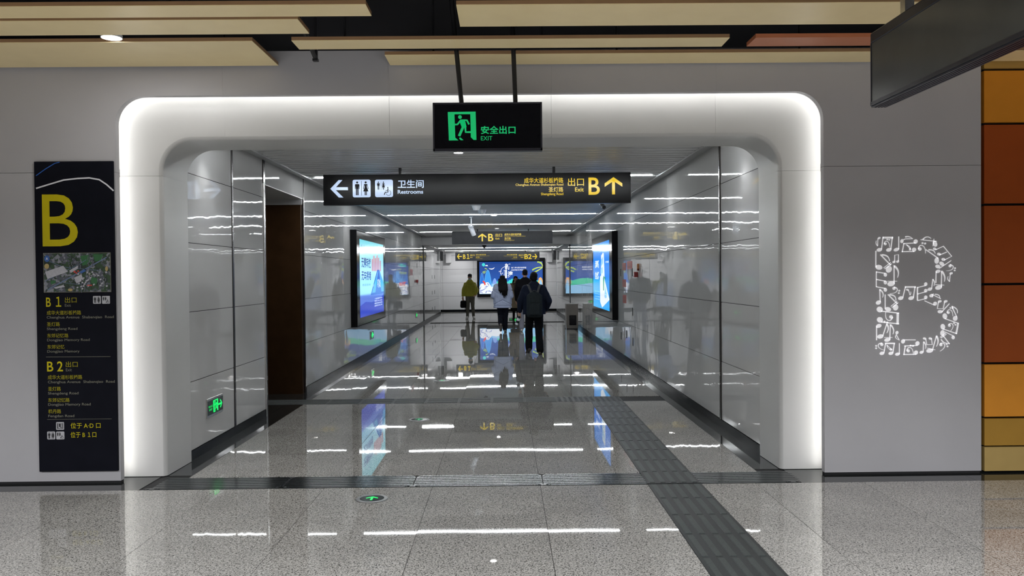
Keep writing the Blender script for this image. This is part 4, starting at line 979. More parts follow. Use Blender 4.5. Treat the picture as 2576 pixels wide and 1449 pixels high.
# ---- small exit signs
def exit_plate(label, face, u0, u1, v0, v1, depth):
    c = face.pt((u0+u1)/2, (v0+v1)/2)
    t = thing('exit_sign', label, 'exit sign', tuple(c), 'low green exit signs')
    mb = MB(); mb.prism(rect(u0, u1, v0, v1), face.pt, 0, depth); mb.build('frame', M['chrome'], t, bevel=.003, seg=1)
    b = (v1-v0)*.12
    pl = flat(face, 'face_panel', [rect(u0+b*.5, u1-b*.3, v0+b, v1-b)], M['green_bg'], t, depth, .001)
    W, H = u1-u0, v1-v0
    running_man(face, (u0+.36*W, u0+.66*W, v0+.18*H, v1-.17*H), M['green_bright'], t, depth+.0016)
    ar = arrow_poly(u0+.80*W, v0+.5*H, .42*H, .24*W, -PI/2)
    flat(face, 'arrow', ar, M['green_bright'], t, depth+.0016)
    text(face, '安全出口', u0+.08*W, u0+.33*W, v0+.50*H, v0+.62*H, M['green_bright'], t, d=depth+.0016)
    text(face, 'EXIT', u0+.12*W, u0+.30*W, v0+.34*H, v0+.44*H, M['green_bright'], t, d=depth+.0016)
FW = Face((XL, 0, 0), (0, 1, 0), (0, 0, 1)); FW.N = Vector((1, 0, 0))
exit_plate('green running man exit sign low on the left wall, nearest to the doorway', FW, 7.63, 8.06, .305, .482, .012)
exit_plate('small green exit sign low on the left wall beneath the lit screen', FW, 16.95, 17.35, .31, .48, .012)
exit_plate('small green exit sign low on the left wall, far past the lit screen', FW, 25.6, 26.0, .31, .48, .012)
fe = front(YW)
exit_plate('green exit sign low on the far end wall behind the walkers', fe, .18, .66, .30, .48, .012)

# ---- floor exit lights
for i, (y, lb) in enumerate(((5.93, 'round floor exit light with a green arrow, nearest to the viewer'), (9.20, 'round floor exit light with a green arrow, second from the viewer'), (12.62, 'round floor exit light with a green arrow, farthest from the viewer'))):
    x = -.97
    t = thing('floor_exit_light', lb, 'floor light', (x, y, 0), 'floor exit lights')
    MB().lathe([(.118, 0), (.112, .006), (.088, .007), (.086, .002)], (x, y, 0), n=36, closed=True).build('ring', M['bin_ring'], t, smooth=True)
    MB().lathe([(.088, 0), (.088, .0055)], (x, y, 0), n=36).build('glass', M['sign_black'], t)
    ff = Face((x, y, .0055), (1, 0, 0), (0, 1, 0))
    flat(ff, 'arrow', arrow_poly(0, 0, .085, .095, 0), M['green_lit'] if i else M['green_bright'], t, .0004, .001)

# ---- fire notices and alarm on the right wall
FRW = Face((XR, 0, 0), (0, -1, 0), (0, 0, 1)); FRW.N = Vector((-1, 0, 0))
def notice(label, face, u0, u1, v0, v1, m='red_sign'):
    t = thing('fire_notice', label, 'notice', tuple(face.pt((u0+u1)/2, (v0+v1)/2)), 'red fire notices')
    flat(face, 'plate', [rrect(u0, u1, v0, v1, .01)], M[m], t, .0005, .004)
    W, H = u1-u0, v1-v0
    text(face, '消火栓', u0+.2*W, u0+.8*W, v0+.55*H, v0+.8*H, M['white_print'] if False else M['grey_print'], t, d=.005)
    flat(face, 'rule_lines', [rect(u0+.15*W, u0+.85*W, v0+k*H, v0+(k+.04)*H) for k in (.18, .28, .38)], M['grey_print'], t, .005)
notice('wide red fire notice on the right wall, nearest to the doorway', FRW, -15.05, -14.48, 1.70, 1.84)
notice('upper red fire notice of three on the right wall', FRW, -15.65, -15.25, 1.68, 1.82)
notice('middle red fire notice of three on the right wall', FRW, -15.65, -15.25, 1.37, 1.51)
notice('lowest red fire notice of three on the right wall', FRW, -15.62, -15.22, 1.07, 1.22)
t = thing('fire_alarm', 'red fire alarm box on the right wall under an orange beacon', 'alarm', (XR-.03, 13.9, 1.6))
MB().box(XR-.065, XR-.001, 13.84, 13.95, 1.555, 1.645).build('box', M['red'], t, bevel=.008)
MB().lathe([(.026, 0), (.022, .006)], (XR-.066, 13.895, 1.60), 'x', 16).build('button', M['white_plastic'], t)
t = thing('alarm_beacon', 'slim orange alarm beacon above the red fire alarm box', 'beacon', (XR-.015, 13.75, 1.73))
MB().box(XR-.034, XR-.001, 13.72, 13.78, 1.67, 1.78).build('body', M['orange_plastic'], t, bevel=.006)
MB().box(XR-.034, XR-.001, 13.72, 13.78, 1.665, 1.70).build('base', M['red'], t, bevel=.004)
notice('dark red fire notice far along the left wall', FW, 24.3, 24.9, 1.64, 1.82)
t = thing('fire_alarm', 'dark red fire alarm box far along the left wall', 'alarm', (XL+.03, 26.0, 1.46))
MB().box(XL+.001, XL+.06, 25.9, 26.02, 1.41, 1.50).build('box', M['red'], t, bevel=.008)
MB().lathe([(.026, 0), (.022, .006)], (XL+.06, 25.96, 1.455), 'x', 16).build('button', M['white_plastic'], t)

# ---- ceiling devices
t = thing('security_camera', 'white bullet security camera hanging on a rod from the corridor ceiling', 'camera', (-.76, 18.6, ZC))
p = at(1185.5, 573, 1, 18.6); q = at(1192.5, 590, 1, 18.35)
MB().tube([(p.x, 18.6, ZC+.01), (p.x, 18.6, p.z)], .013, 10).lathe([(.045, 0), (.04, .02)], (p.x, 18.6, ZC-.012), n=16).build('mount_rod', M['white_plastic'], t, smooth=True)
dr = Vector((.075, .10, -.19)); c0 = Vector((p.x, 18.62, p.z-.02))
MB().tube([c0-dr*.35, c0+dr*.75], .052, 18).build('body', M['white_plastic'], t, bevel=.008, smooth=True)
MB().tube([c0+dr*.74, c0+dr*.80], .040, 18).build('lens', M['sign_black'], t)
MB().box(c0.x-.055, c0.x+.055, c0.y-.16, c0.y+.10, c0.z+.040, c0.z+.052).build('sun_shield', M['white_plastic'], t, bevel=.004)
for x, y, lb in ((-.52, 15.6, 'nearer white cone shaped ceiling antenna just under the long black sign'), (-.44, 16.6, 'farther white cone shaped ceiling antenna behind the first one')):
    t = thing('ceiling_antenna', lb, 'antenna', (x, y, ZC), 'ceiling antennas')
    MB().lathe([(.10, .012), (.10, -.004), (.085, -.008)], (x, y, ZC), n=24).build('flange', M['white_plastic'], t, smooth=True)
    MB().lathe([(.085, -.004), (.078, -.03), (.058, -.085), (.050, -.092)], (x, y, ZC), n=24).build('cone', M['white_plastic'], t, smooth=True)
t = thing('dome_camera', 'small black dome camera under the bulkhead', 'camera', (-.68, 28.2, 2.655))
MB().lathe([(.07, 0), (.07, -.03), (.055, -.075), (.025, -.10)], (-.68, 28.2, 2.655), n=20).build('dome', M['black_metal'], t, smooth=True)
MB().lathe([(.085, .004), (.085, -.014)], (-.68, 28.2, 2.655), n=20).build('base', M['black_metal'], t)
t = thing('speaker', 'small dark speaker hanging behind the right end of the long black sign', 'speaker', (1.42, 11.6, 2.6))
p = at(1514, 517, 1, 11.6)
MB().tube([(p.x, 11.6, ZC+.01), (p.x, 11.6, p.z)], .010, 8).build('rod', M['black_metal'], t)
MB().tube([(p.x-.01, 11.62, p.z+.035), (p.x+.02, 11.5, p.z-.035)], .028, 12).build('body', M['black_metal'], t, smooth=True)
# boxes at the corridor end
for sx, nm in ((-1, 'left'), (1, 'right')):
    x = XL if sx < 0 else XR
    xa, xb = (x, x+.13) if sx < 0 else (x-.13, x)
    o = MB().box(xa+.0, xb, YE+.02, YE+.14, 2.27, 2.66).build('motor_box', M['black_metal'], bevel=.006)
    tag(o, 'narrow black box at the top of the %s corridor end corner' % nm, 'box', 'black boxes at the corridor end')
    x0 = -2.64 if sx < 0 else 1.93
    o = MB().box(x0, x0+.24, YW-.16, YW-.0005, 2.20, 2.62).build('wall_box', M['panel_end'], bevel=.008)
    tag(o, 'grey box mounted high on the far end wall at the %s' % nm, 'box', 'grey boxes on the far end wall')

# ---- litter bin
bx0, bx1, by0, by1 = 1.815, 2.16, 24.3, 24.72
M['bin'] = mat('brown_steel', (.20, .185, .165), .30, metal=.85, var=.08, vscale=6)
t = thing('litter_bin', 'tall stainless steel litter bin beside the right corridor wall', 'bin', ((bx0+bx1)/2, 24.5, 0))
mb = MB(); mb.box(bx0, bx0+.02, by0, by1, .03, .74).box(bx1-.02, bx1, by0, by1, .03, .74).box(bx0, bx1, by1-.02, by1, .03, .74)
mb.box(bx0+.02, bx1-.02, by0, by0+.015, .42, .74).box(bx0+.02, bx1-.02, by0, by0+.015, .03, .12).box(bx0+.02, bx0+.085, by0, by0+.015, .12, .42).box(bx1-.05, bx1-.02, by0, by0+.015, .12, .42)
mb.build('body', M['bin'], t)
MB().box(bx0-.012, bx1+.012, by0-.012, by1+.012, .74, .765).build('lid', M['chrome'], t, bevel=.005)
MB().box(bx0+.01, bx1-.01, by0+.02, by1-.02, 0, .03).build('plinth', M['black_metal'], t)
MB().box(bx0+.03, bx1-.03, by0+.03, by1-.03, .04, .40).build('liner', M['sign_black'], t)

# ================================================================== PEOPLE
M['skin'] = mat('skin', (.42, .25, .17), .5, var=.05, vscale=20)
M['hair'] = mat('black_hair', (.004, .0035, .0035), .6, var=.3, vscale=60, spec=.12)
M['eye'] = mat('dark_eye', (.02, .015, .012), .2)
M['lip'] = mat('lip', (.34, .13, .11), .5)
_ico = {}
def ico(sub=2):
    if sub not in _ico:
        bm = bmesh.new(); bmesh.ops.create_icosphere(bm, subdivisions=sub, radius=1)
        bm.verts.ensure_lookup_table(); _ico[sub] = ([v.co.copy() for v in bm.verts], [tuple(v.index for v in f.verts) for f in bm.faces]); bm.free()
    return _ico[sub]
def blob(items, voxel, smooth=3, disp=None, cuts=()):
    """union of tapered capsules ('c',p,r,q,r2) and ellipsoids ('e',c,(rx,ry,rz)[,matrix]) fused into one continuous surface"""
    mb = MB(); vs, fs = ico(2)
    for it in items:
        if it[0] == 'c':
            p, r, q, r2 = Vector(it[1]), it[2], Vector(it[3]), it[4]
            mb.add([p+v*r for v in vs], fs); mb.add([q+v*r2 for v in vs], fs)
            if (q-p).length > 1e-4: mb.tube([p, q], r, 14, r2)
        else:
            c, R = Vector(it[1]), it[2]; rot = it[3] if len(it) > 3 else Matrix.Identity(3)
            mb.add([c+rot @ Vector((v.x*R[0], v.y*R[1], v.z*R[2])) for v in vs], fs)
    me = bpy.data.meshes.new('tmp'); me.from_pydata(mb.v, [], mb.f)
    bm = bmesh.new(); bm.from_mesh(me); bmesh.ops.recalc_face_normals(bm, faces=bm.faces); bm.to_mesh(me); bm.free()
    o = bpy.data.objects.new('tmp', me); COL.objects.link(o)
    r = o.modifiers.new('r', 'REMESH'); r.mode = 'VOXEL'; r.voxel_size = voxel; r.use_smooth_shade = True
    if smooth:
        q = o.modifiers.new('s', 'SMOOTH'); q.factor = .5; q.iterations = smooth
    out = bpy.data.meshes.new_from_object(o.evaluated_get(bpy.context.evaluated_depsgraph_get()))
    bpy.data.objects.remove(o); bpy.data.meshes.remove(me)
    if disp:
        ns = [v.normal.copy() for v in out.vertices]
        for v, n in zip(out.vertices, ns): v.co += n*disp(v.co, n)
    if cuts:
        bm = bmesh.new(); bm.from_mesh(out)
        for co, no in cuts:
            g_ = bmesh.ops.bisect_plane(bm, geom=bm.verts[:]+bm.edges[:]+bm.faces[:], plane_co=co, plane_no=no, clear_outer=True)
            ed = [e for e in g_['geom_cut'] if isinstance(e, bmesh.types.BMEdge)]
            bmesh.ops.holes_fill(bm, edges=ed, sides=0)
        bm.to_mesh(out); bm.free()
    for p in out.polygons: p.use_smooth = True
    return out
def wrinkle(amp, f):
    return lambda c, n: amp*(noise.noise(Vector((c.x*f, c.y*f, c.z*f*.8)))+.5*noise.noise(Vector((c.x*f*2.1, c.y*f*2.1, c.z*f*2.4))))
def lerp_levels(lv, k=5):
    o = []
    for (z0, a0, r0, y0), (z1, a1, r1, y1) in zip(lv[:-1], lv[1:]):
        for i in range(k):
            t = i/k; o.append((z0+(z1-z0)*t, a0+(a1-a0)*t, r0+(r1-r0)*t, y0+(y1-y0)*t))
    return o+[lv[-1]]
def torso(lv):
    """stacked horizontal capsules: levels (z, half spread, radius, y)"""
    return [('c', (-a, y, z), r, (a, y, z), r) for z, a, r, y in lerp_levels(lv)]
def hand(w, d, curl, side):
    """five-fingered hand from the wrist w; d = pointing direction, curl = direction the fingers bend to, side = +1 thumb axis sign"""
    w = Vector(w); d = Vector(d).normalized(); cu = Vector(curl).normalized(); cu = (cu-d*cu.dot(d)).normalized(); sd = d.cross(cu)*side
    it = [('c', w, .026, w+d*.03, .028)]
    for k, (off, L) in enumerate(((-.030, .062), (-.011, .072), (.009, .068), (.028, .052))):
        b = w+d*.085+sd*off
        it.append(('c', w+d*.02+sd*off*.7, .017, b, .0125))
        m1 = b+d*L*.45+cu*L*.18; m2 = m1+d*L*.26+cu*L*.26; m3 = m2+d*L*.10+cu*L*.24
        it += [('c', b, .0105, m1, .0095), ('c', m1, .0095, m2, .0085), ('c', m2, .0085, m3, .0075)]
    t0 = w+d*.025-sd*.028; t1 = t0+d*.032-sd*.022+cu*.014; t2 = t1+d*.030+cu*.014
    it += [('c', t0, .0135, t1, .0115), ('c', t1, .0115, t2, .009)]
    return it
def foot(ank, fwd, pitch, L=.25):
    """shoe shape: heel, sole and toe from an ankle position"""
    a = Vector(ank); f = Vector(fwd).normalized(); f = (f*math.cos(pitch)+Vector((0, 0, math.sin(pitch)))).normalized()
    dn = Vector((0, 0, -1)); dn = (dn-f*dn.dot(f)).normalized()
    heel = a-f*.045+dn*.048; ball = a+f*(L-.115)+dn*.055; toe = a+f*(L-.075)+dn*.058
    return [('c', a, .046, heel, .036), ('c', a, .046, ball, .036), ('c', heel, .034, ball, .033), ('c', ball, .035, toe, .026),
            ('c', ball+f.cross(dn)*.018, .030, toe+f.cross(dn)*.010, .024), ('c', ball-f.cross(dn)*.018, .030, toe-f.cross(dn)*.010, .024)]

def person(label, x, y, H, pose, face_cam=False, turn=0):
    """figure facing +Y in its own space (height 1.70 before scaling), then placed"""
    t = thing('person', label, 'person', (0, 0, 0), None)
    P = dict(shL=(-.18, -.01, 1.375), shR=(.18, -.01, 1.375), elL=(-.235, -.03, 1.11), elR=(.235, -.03, 1.11), wrL=(-.25, .04, .87), wrR=(.25, .04, .87),
             hipL=(-.09, 0, .90), hipR=(.09, 0, .90), knL=(-.095, .02, .48), knR=(.095, .02, .48), anL=(-.10, -.02, .085), anR=(.10, -.02, .085),
             pL=0, pR=0, hdL=(0, .15, -1), hdR=(0, .15, -1), cuL=(.6, .8, 0), cuR=(-.6, .8, 0), tilt=0, fwL=(-.12, 1, 0), fwR=(.12, 1, 0))
    P.update(pose)
    hy = .015+P['tilt']*.4
    body = [('e', (0, hy, 1.605), (.072, .090, .100)), ('e', (0, hy+.03, 1.545), (.055, .062, .065)), ('c', (0, -.015, 1.38), .058, (0, hy-.012, 1.53), .052),
            ('c', (0, hy+.085, 1.585), .010, (0, hy+.108, 1.563), .013), ('e', (0, hy+.075, 1.520), (.028, .022, .010)), ('e', (0, hy+.072, 1.49), (.026, .024, .018))]
    for s_ in (-1, 1):
        body += [('e', (s_*.074, hy+.0, 1.58), (.010, .020, .032)), ('e', (s_*.030, hy+.074, 1.615), (.020, .012, .008)), ('e', (s_*.036, hy+.066, 1.56), (.022, .020, .022))]
    body += torso([(.90, .075, .10, 0), (1.05, .075, .095, 0), (1.25, .095, .105, 0), (1.36, .125, .065, -.01), (1.42, .03, .06, -.01)])
    for s_ in 'LR':
        body += [('c', P['sh'+s_], .050, P['el'+s_], .040), ('c', P['el'+s_], .040, P['wr'+s_], .027),
                 ('c', P['hip'+s_], .082, P['kn'+s_], .056), ('c', P['kn'+s_], .056, P['an'+s_], .042)]
        body += hand(P['wr'+s_], P['hd'+s_], P['cu'+s_], 1 if s_ == 'L' else -1)
    me = blob(body, .0068, 2); me.materials.append(M['skin']); link('body', me, t)
    mb = MB()
    for s_ in (-1, 1): mb.lathe([(.003, -.004), (.010, -.002), (.010, .003), (.004, .006)], (s_*.030, hy+.083, 1.598), 'y', 12)
    if not P.get('noeyes'): mb.build('eyes', M['eye'], t)
    if not P.get('mask'): MB().prism([(-.024, 1.519), (0, 1.513), (.024, 1.519), (.010, 1.527), (0, 1.525), (-.010, 1.527)], lambda a, b, d: (a, d, b), hy+.08, hy+.0985).build('mouth', M['lip'], t)
    t['_hy'] = hy
    def place():
        s_ = H/1.70
        t.scale = (s_, s_, s_); t.rotation_euler = (0, 0, (PI if face_cam else 0)+turn); t.location = (x, y, 0)
    return t, P, place
def cloth(t, name, items, m, voxel=.011, amp=.006, f=9, cuts=(), smooth=3, disp=None, label=None):
    me = blob(items, voxel, smooth, disp or wrinkle(amp, f), cuts); me.materials.append(m)
    o = link(name, me, t)
    if label: o['label'] = label
    return o
def sleeves(P, r0, r1, r2): return [q for s_ in 'LR' for q in (('c', P['sh'+s_], r0, P['el'+s_], r1), ('c', P['el'+s_], r1, tuple(Vector(P['wr'+s_])*.94+Vector(P['el'+s_])*.06), r2))]
def legs(P, r0, r1, r2, top=True):
    o = [q for s_ in 'LR' for q in (('c', P['hip'+s_], r0, P['kn'+s_], r1), ('c', P['kn'+s_], r1, tuple(Vector(P['an'+s_])+Vector((0, 0, .01))), r2))]
    return o+torso([(.86, .07, .108, -.005), (.98, .072, .108, 0), (1.03, .072, .105, 0)])
def shoes(t, P, m, label=None):
    for s_ in 'LR':
        me = blob(foot(P['an'+s_], P['fw'+s_], P['p'+s_]), .007, 2); me.materials.append(m)
        o = link('shoe', me, t)
        if label: o['label'] = label
def no_tmp(t):
    if '_hy' in t: del t['_hy']

# 1 -- man with a backpack, walking away
M['navy_cloth'] = mat('navy_jacket', (.005, .008, .020), .8, var=.2, vscale=30, spec=.2)
M['black_cloth'] = mat('black_trousers', (.0035, .0035, .004), .85, var=.2, vscale=30, spec=.15)
M['brown_shoe'] = mat('brown_shoe', (.045, .030, .020), .6)
M['pack'] = mat('charcoal_backpack', (.014, .019, .021), .8, var=.2, vscale=40, spec=.2)
pose = dict(elL=(-.285, -.02, 1.12), wrL=(-.305, .05, .885), elR=(.31, -.07, 1.10), wrR=(.255, .05, .92), hdR=(-.3, .5, -.8), hdL=(-.05, .1, -1),
            knL=(-.105, .16, .50), anL=(-.115, .13, .11), pL=-.35, knR=(.10, .03, .48), anR=(.105, -.22, .082), pR=0, fwL=(-.2, 1, 0), fwR=(.15, 1, 0))
t, P, place = person('person in dark navy jacket with a charcoal backpack, walking away, nearest of the group', .60, 16.85, 1.66, pose)
hy = t['_hy']
cloth(t, 'jacket', torso([(.84, .11, .135, -.005), (1.02, .10, .130, -.005), (1.22, .115, .135, -.01), (1.33, .145, .095, -.015), (1.40, .075, .075, -.015), (1.47, .015, .075, -.01)])+sleeves(P, .078, .068, .05), M['navy_cloth'], cuts=(((0, 0, .83), (0, 0, -1)),), amp=.008)
cloth(t, 'trousers', legs(P, .105, .082, .078), M['black_cloth'], amp=.007, f=8)
shoes(t, P, M['brown_shoe'])
cloth(t, 'hair', [('e', (0, hy-.012, 1.635), (.084, .098, .088)), ('e', (0, hy-.040, 1.575), (.074, .066, .070)), ('e', (-.02, hy-.03, 1.60), (.076, .07, .07))], M['hair'], .008, .004, 26, cuts=(((0, hy+.05, 1.60), (0, .8, -.6)),))
no_tmp(t); place()
pk = thing('backpack', 'charcoal backpack with front pocket on the back of the person in navy', 'backpack', (0, 0, 0))
Mx = lambda it, vx, am, nm, mm: cloth(pk, nm, it, mm, vx, am, 12, smooth=14)
Mx([('c', (a, -.20, z), .062, (b, -.20, z2), .062) for (a, z), (b, z2) in (((-.105, .83), (.105, .83)), ((-.105, .83), (-.100, 1.20)), ((.105, .83), (.100, 1.20)), ((-.10, 1.20), (.10, 1.20)), ((-.05, .83), (-.05, 1.24)), ((.05, .83), (.05, 1.24)), ((0, .83), (0, 1.25)), ((-.06, 1.235), (.06, 1.235)))], .009, .003, 'bag', M['pack'])
Mx([('c', (-.09+i*.045, -.262, .84), .03, (-.09+i*.045, -.258, 1.04), .03) for i in range(5)], .008, .003, 'front_pocket', M['pack'])
Mx([('c', (-.085+i*.0425, -.240, 1.09), .03, (-.085+i*.0425, -.232, 1.20), .03) for i in range(5)], .008, .002, 'top_pocket', M['pack'])
M['strap'] = mat('grey_strap', (.035, .037, .040), .7)
for s_ in (-1, 1):
    mb = MB(); pts = [(.055*s_, -.17, 1.25), (.085*s_, -.155, 1.345), (.115*s_, -.115, 1.425), (.135*s_, -.02, 1.448), (.14*s_, .08, 1.40), (.14*s_, .135, 1.25), (.15*s_, .10, 1.05), (.16*s_, -.06, .92), (.13*s_, -.16, .86)]
    for p, q in zip(pts[:-1], pts[1:]):
        p, q = Vector(p), Vector(q); dx = Vector((.024, 0, 0)); up = (q-p).cross(dx).normalized()*.006
        mb.add([p-dx-up, p+dx-up, p+dx+up, p-dx+up, q-dx-up, q+dx-up, q+dx+up, q-dx+up], [(0, 1, 2, 3), (4, 7, 6, 5), (0, 4, 5, 1), (1, 5, 6, 2), (2, 6, 7, 3), (3, 7, 4, 0)])
    mb.build('strap', M['strap'], pk)
MB().tube([(-.04, -.19, 1.29), (-.03, -.19, 1.325), (.03, -.19, 1.325), (.04, -.19, 1.29)], .010, 8).build('handle', M['strap'], pk)
sc_ = 1.66/1.70; pk.scale = (sc_,)*3; pk.location = (.60, 16.85, 0)
hb = thing('bottle', 'small white and black bottle held in the left hand of the person in navy', 'bottle', (0, 0, 0))
w_ = Vector((-.305, .06, .79))*sc_+Vector((.60, 16.85, 0)); d1 = Vector((-.35, .15, -1)).normalized()
MB().tube([w_, w_+d1*.05], .022, 14).build('cap', M['black_metal'], hb)
MB().tube([w_+d1*.048, w_+d1*.19], .034, 16).build('body', M['white_plastic'], hb, bevel=.006, smooth=True)
MB().tube([w_+d1*.10, w_+d1*.15], .0348, 16, cap=False).build('band', M['black_metal'], hb)

# 2 -- woman in the pale puffer jacket
M['puffer'] = mat('pale_blue_puffer', (.36, .41, .56), .6, var=.04, vscale=20)
M['navy_trousers'] = mat('dark_navy_trousers', (.005, .006, .011), .85, var=.2, spec=.15)
M['greige_shoe'] = mat('greige_shoe', (.17, .15, .13), .7)
pose = dict(elL=(-.27, -.04, 1.09), wrL=(-.17, .13, 1.02), elR=(.25, -.04, 1.09), wrR=(.16, .13, 1.02), hdL=(.5, .6, .1), hdR=(-.5, .6, .1), cuL=(0, 0, 1), cuR=(0, 0, 1),
            knL=(-.075, .05, .50), anL=(-.06, -.24, .235), pL=-1.0, knR=(.08, .04, .48), anR=(.065, .0, .082), fwL=(0, 1, 0), fwR=(.1, 1, 0))
t, P, place = person('person in pale blue white puffer jacket with long black hair, walking away', -.06, 23.4, 1.60, pose)
hy = t['_hy']
def quilt(c, n):
    d = wrinkle(.006, 10)(c, n)
    for zz, sl in ((1.10, .55), (.97, -.5)):
        q = c.z-(zz+sl*abs(c.x)); d -= .016*math.exp(-(q/.014)**2)
    for zz in (1.27, .80): d -= .011*math.exp(-((c.z-zz)/.012)**2)
    return d
cloth(t, 'jacket', torso([(.76, .135, .150, 0), (.92, .13, .158, 0), (1.12, .13, .160, -.01), (1.28, .14, .135, -.02), (1.36, .12, .105, -.02), (1.42, .06, .10, -.02)])+sleeves(P, .095, .090, .062)
      +[('e', (0, -.125, 1.33), (.13, .075, .085)), ('c', (-.09, -.05, 1.41), .05, (.09, -.05, 1.41), .05)], M['puffer'], .010, disp=quilt, cuts=(((0, 0, .735), (0, 0, -1)),))
cloth(t, 'trousers', legs(P, .105, .082, .070), M['navy_trousers'], amp=.008)
shoes(t, P, M['greige_shoe'])
hr = [('e', (0, hy-.012, 1.635), (.092, .104, .090)), ('e', (0, hy-.045, 1.56), (.094, .075, .10))]
for i, (x0, x1, ze) in enumerate(((-.085, -.10, 1.28), (-.055, -.065, 1.20), (-.025, -.01, 1.12), (.01, .03, 1.04), (.045, .075, 1.06), (.075, .115, 1.10), (.09, .13, 1.20), (-.09, -.08, 1.18))):
    y0 = hy-.075; hr += [('c', (x0, y0, 1.58), .040, (x0*1.1+.01, -.145, 1.42), .042), ('c', (x0*1.1+.01, -.145, 1.42), .042, (x1*.95+.01, -.215, 1.27), .035), ('c', (x1*.95+.01, -.215, 1.27), .035, (x1+.015, -.205, ze), .010)]
cloth(t, 'hair', hr, M['hair'], .008, disp=lambda c, n: .007*noise.noise(Vector((c.x*55, c.y*40, c.z*5)))+.004*noise.noise(Vector((c.x*20, c.y*20, c.z*8))), cuts=(((0, hy+.06, 1.60), (0, .9, -.43)),), smooth=2)
no_tmp(t); place()

# 3 -- man in the black jacket
M['black_jacket'] = mat('black_jacket', (.0035, .0035, .005), .8, var=.2, vscale=30, spec=.15)
M['grey_trousers'] = mat('light_grey_trousers', (.22, .22, .26), .8, var=.08)
M['white_shoe'] = mat('white_shoe', (.50, .48, .46), .6)
pose = dict(knL=(-.10, .05, .49), anL=(-.105, -.12, .084), knR=(.09, .17, .50), anR=(.10, .20, .085), elL=(-.235, -.02, 1.10), wrL=(-.235, .06, .86), elR=(.26, -.05, 1.10), wrR=(.27, .0, .86))
t, P, place = person('person in black jacket and light grey trousers, walking away just beyond the backpack wearer', .59, 23.75, 1.77, pose)
hy = t['_hy']
cloth(t, 'jacket', torso([(.82, .11, .135, -.005), (1.02, .105, .130, -.005), (1.22, .12, .135, -.01), (1.33, .15, .092, -.015), (1.40, .07, .072, -.015), (1.45, .01, .068, -.01)])+sleeves(P, .080, .070, .048), M['black_jacket'], cuts=(((0, 0, .80), (0, 0, -1)),), amp=.008)
cloth(t, 'trousers', legs(P, .102, .078, .066), M['grey_trousers'], amp=.007)
shoes(t, P, M['white_shoe'])
cloth(t, 'hair', [('e', (0, hy-.010, 1.640), (.078, .096, .080)), ('e', (0, hy-.040, 1.595), (.070, .060, .060))], M['hair'], .008, .003, 30, cuts=(((0, hy+.05, 1.61), (0, .7, -.7)),))
no_tmp(t); place()

# 4 -- woman in the tan coat, facing
M['tan_coat'] = mat('tan_coat', (.20, .155, .095), .8, var=.08, vscale=20)
M['khaki'] = mat('khaki_scarf', (.075, .055, .035), .85)
M['mask_b'] = mat('beige_face_mask', (.30, .23, .17), .7)
pose = dict(mask=1, elL=(-.25, -.02, 1.10), wrL=(-.24, .08, .88), elR=(.25, -.02, 1.10), wrR=(.20, .14, .98), knL=(-.08, .08, .49), anL=(-.08, .06, .085), knR=(.08, .0, .48), anR=(.085, -.14, .085))
t, P, place = person('person in long tan coat with black hair, facing, half hidden behind the walkers', .40, 29.7, 1.57, pose, True)
hy = t['_hy']
cloth(t, 'coat', torso([(.50, .14, .150, 0), (.75, .125, .142, 0), (1.02, .105, .128, 0), (1.24, .115, .128, -.005), (1.34, .14, .085, -.01), (1.41, .06, .075, -.01)])+sleeves(P, .075, .066, .052), M['tan_coat'], cuts=(((0, 0, .48), (0, 0, -1)),))
cloth(t, 'scarf', [('c', (.10*math.cos(a), .0+.09*math.sin(a), 1.42), .042, (.10*math.cos(a+.6), .09*math.sin(a+.6), 1.42), .042) for a in [k*.6 for k in range(11)]]+[('c', (.03, .12, 1.40), .045, (.05, .16, 1.16), .04)], M['khaki'], .009)
cloth(t, 'skirt', torso([(.36, .11, .115, 0), (.60, .10, .11, 0), (.80, .08, .10, 0)]), M['black_cloth'], cuts=(((0, 0, .34), (0, 0, -1)),))
cloth(t, 'stockings', [q for s_ in 'LR' for q in (('c', P['hip'+s_], .084, P['kn'+s_], .060), ('c', P['kn'+s_], .060, P['an'+s_], .045))], M['black_cloth'], .009, .002)
shoes(t, P, M['black_cloth'])
cloth(t, 'face_mask', [('e', (0, hy+.052, 1.532), (.060, .058, .046))], M['mask_b'], .007, .001, cuts=(((0, hy+.03, 1.53), (0, -1, 0)),))
cloth(t, 'hair', [('e', (0, hy-.016, 1.640), (.090, .098, .086)), ('e', (0, hy-.055, 1.56), (.088, .06, .09))]+[('c', (s_*.080, hy-.02, 1.58), .030, (s_*.115, hy-.01, 1.40), .034) for s_ in (-1, 1)]+[('c', (s_*.115, hy-.01, 1.40), .034, (s_*.12, .06, 1.20), .016) for s_ in (-1, 1)], M['hair'], .008, .004, 24, cuts=())
no_tmp(t); place()

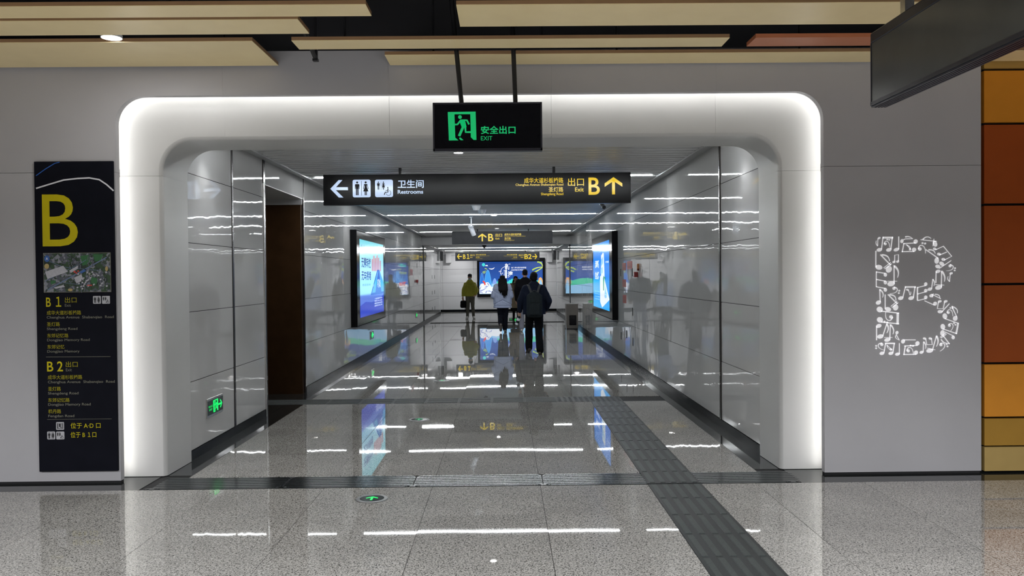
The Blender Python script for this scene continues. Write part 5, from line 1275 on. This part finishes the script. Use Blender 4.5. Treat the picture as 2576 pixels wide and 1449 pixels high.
# 5 -- person in the yellow jacket, facing
M['yellow_jacket'] = mat('mustard_jacket', (.30, .285, .014), .7, var=.06, vscale=20)
M['olive'] = mat('olive_trousers', (.085, .080, .062), .85, var=.1)
M['mask_g'] = mat('pale_face_mask', (.30, .38, .40), .7)
M['cap'] = mat('black_knit_cap', (.010, .010, .012), .9)
pose = dict(mask=1, shL=(-.165, -.01, 1.335), shR=(.165, -.01, 1.335), elL=(-.26, -.03, 1.10), wrL=(-.22, .10, .93), hdL=(.5, .4, -.6), elR=(.25, -.02, 1.10), wrR=(.275, .03, .84), hdR=(0, .05, -1),
            knL=(-.10, .04, .48), anL=(-.125, -.08, .085), knR=(.085, .06, .48), anR=(.10, .12, .085), fwL=(-.25, 1, 0), fwR=(.2, 1, 0))
t, P, place = person('person in mustard yellow jacket, black cap and face mask, facing, carrying a black bag', -1.30, 31.0, 1.66, pose, True)
hy = t['_hy']
cloth(t, 'jacket', torso([(.88, .105, .140, 0), (1.05, .11, .150, 0), (1.22, .12, .145, -.005), (1.32, .135, .085, -.01), (1.39, .065, .075, -.005), (1.46, .022, .074, .01)])+sleeves(P, .074, .074, .052), M['yellow_jacket'], cuts=(((0, 0, .865), (0, 0, -1)),), amp=.008)
cloth(t, 'trousers', legs(P, .098, .072, .054), M['olive'], amp=.005)
shoes(t, P, M['white_shoe'])
cloth(t, 'face_mask', [('e', (0, hy+.052, 1.532), (.062, .060, .050))], M['mask_g'], .007, .001, cuts=(((0, hy+.03, 1.53), (0, -1, 0)),))
cloth(t, 'cap', [('e', (0, hy-.005, 1.650), (.090, .106, .088)), ('c', (-.05, hy+.06, 1.632), .026, (.05, hy+.06, 1.632), .026)], M['cap'], .008, .002, cuts=(((0, 0, 1.605), (0, 0, -1)),))
cloth(t, 'hair', [('e', (0, hy-.035, 1.60), (.080, .070, .070))], M['hair'], .008, .002)
no_tmp(t); place()
hb = thing('bag', 'black bag hanging from the hand of the person in yellow', 'bag', (0, 0, 0))
hand_w = Vector((-1.30, 31.0, 0))+Vector((-.275, -.03, .84-.09))*(1.66/1.70)
me = blob([('c', hand_w+Vector((-.02+a, b, -.10)), .055, hand_w+Vector((-.02+a, b, -.27)), .06) for a in (-.02, .04, .10) for b in (-.04, .04)], .009, 3, wrinkle(.006, 14)); me.materials.append(M['black_cloth']); link('bag_body', me, hb)
MB().tube([hand_w+Vector((-.02, 0, -.06)), hand_w+Vector((-.01, 0, -.005)), hand_w+Vector((.0, 0, .0)), hand_w+Vector((.05, 0, -.04)), hand_w+Vector((.07, 0, -.09))], .008, 8).build('handle', M['black_cloth'], hb)
MB().tube([hand_w+Vector((.10, .03, -.25)), hand_w+Vector((.11, .03, -.42)), hand_w+Vector((.095, .03, -.48)), hand_w+Vector((.08, .03, -.40)), hand_w+Vector((.07, .03, -.28))], .010, 8).build('strap', M['black_cloth'], hb)
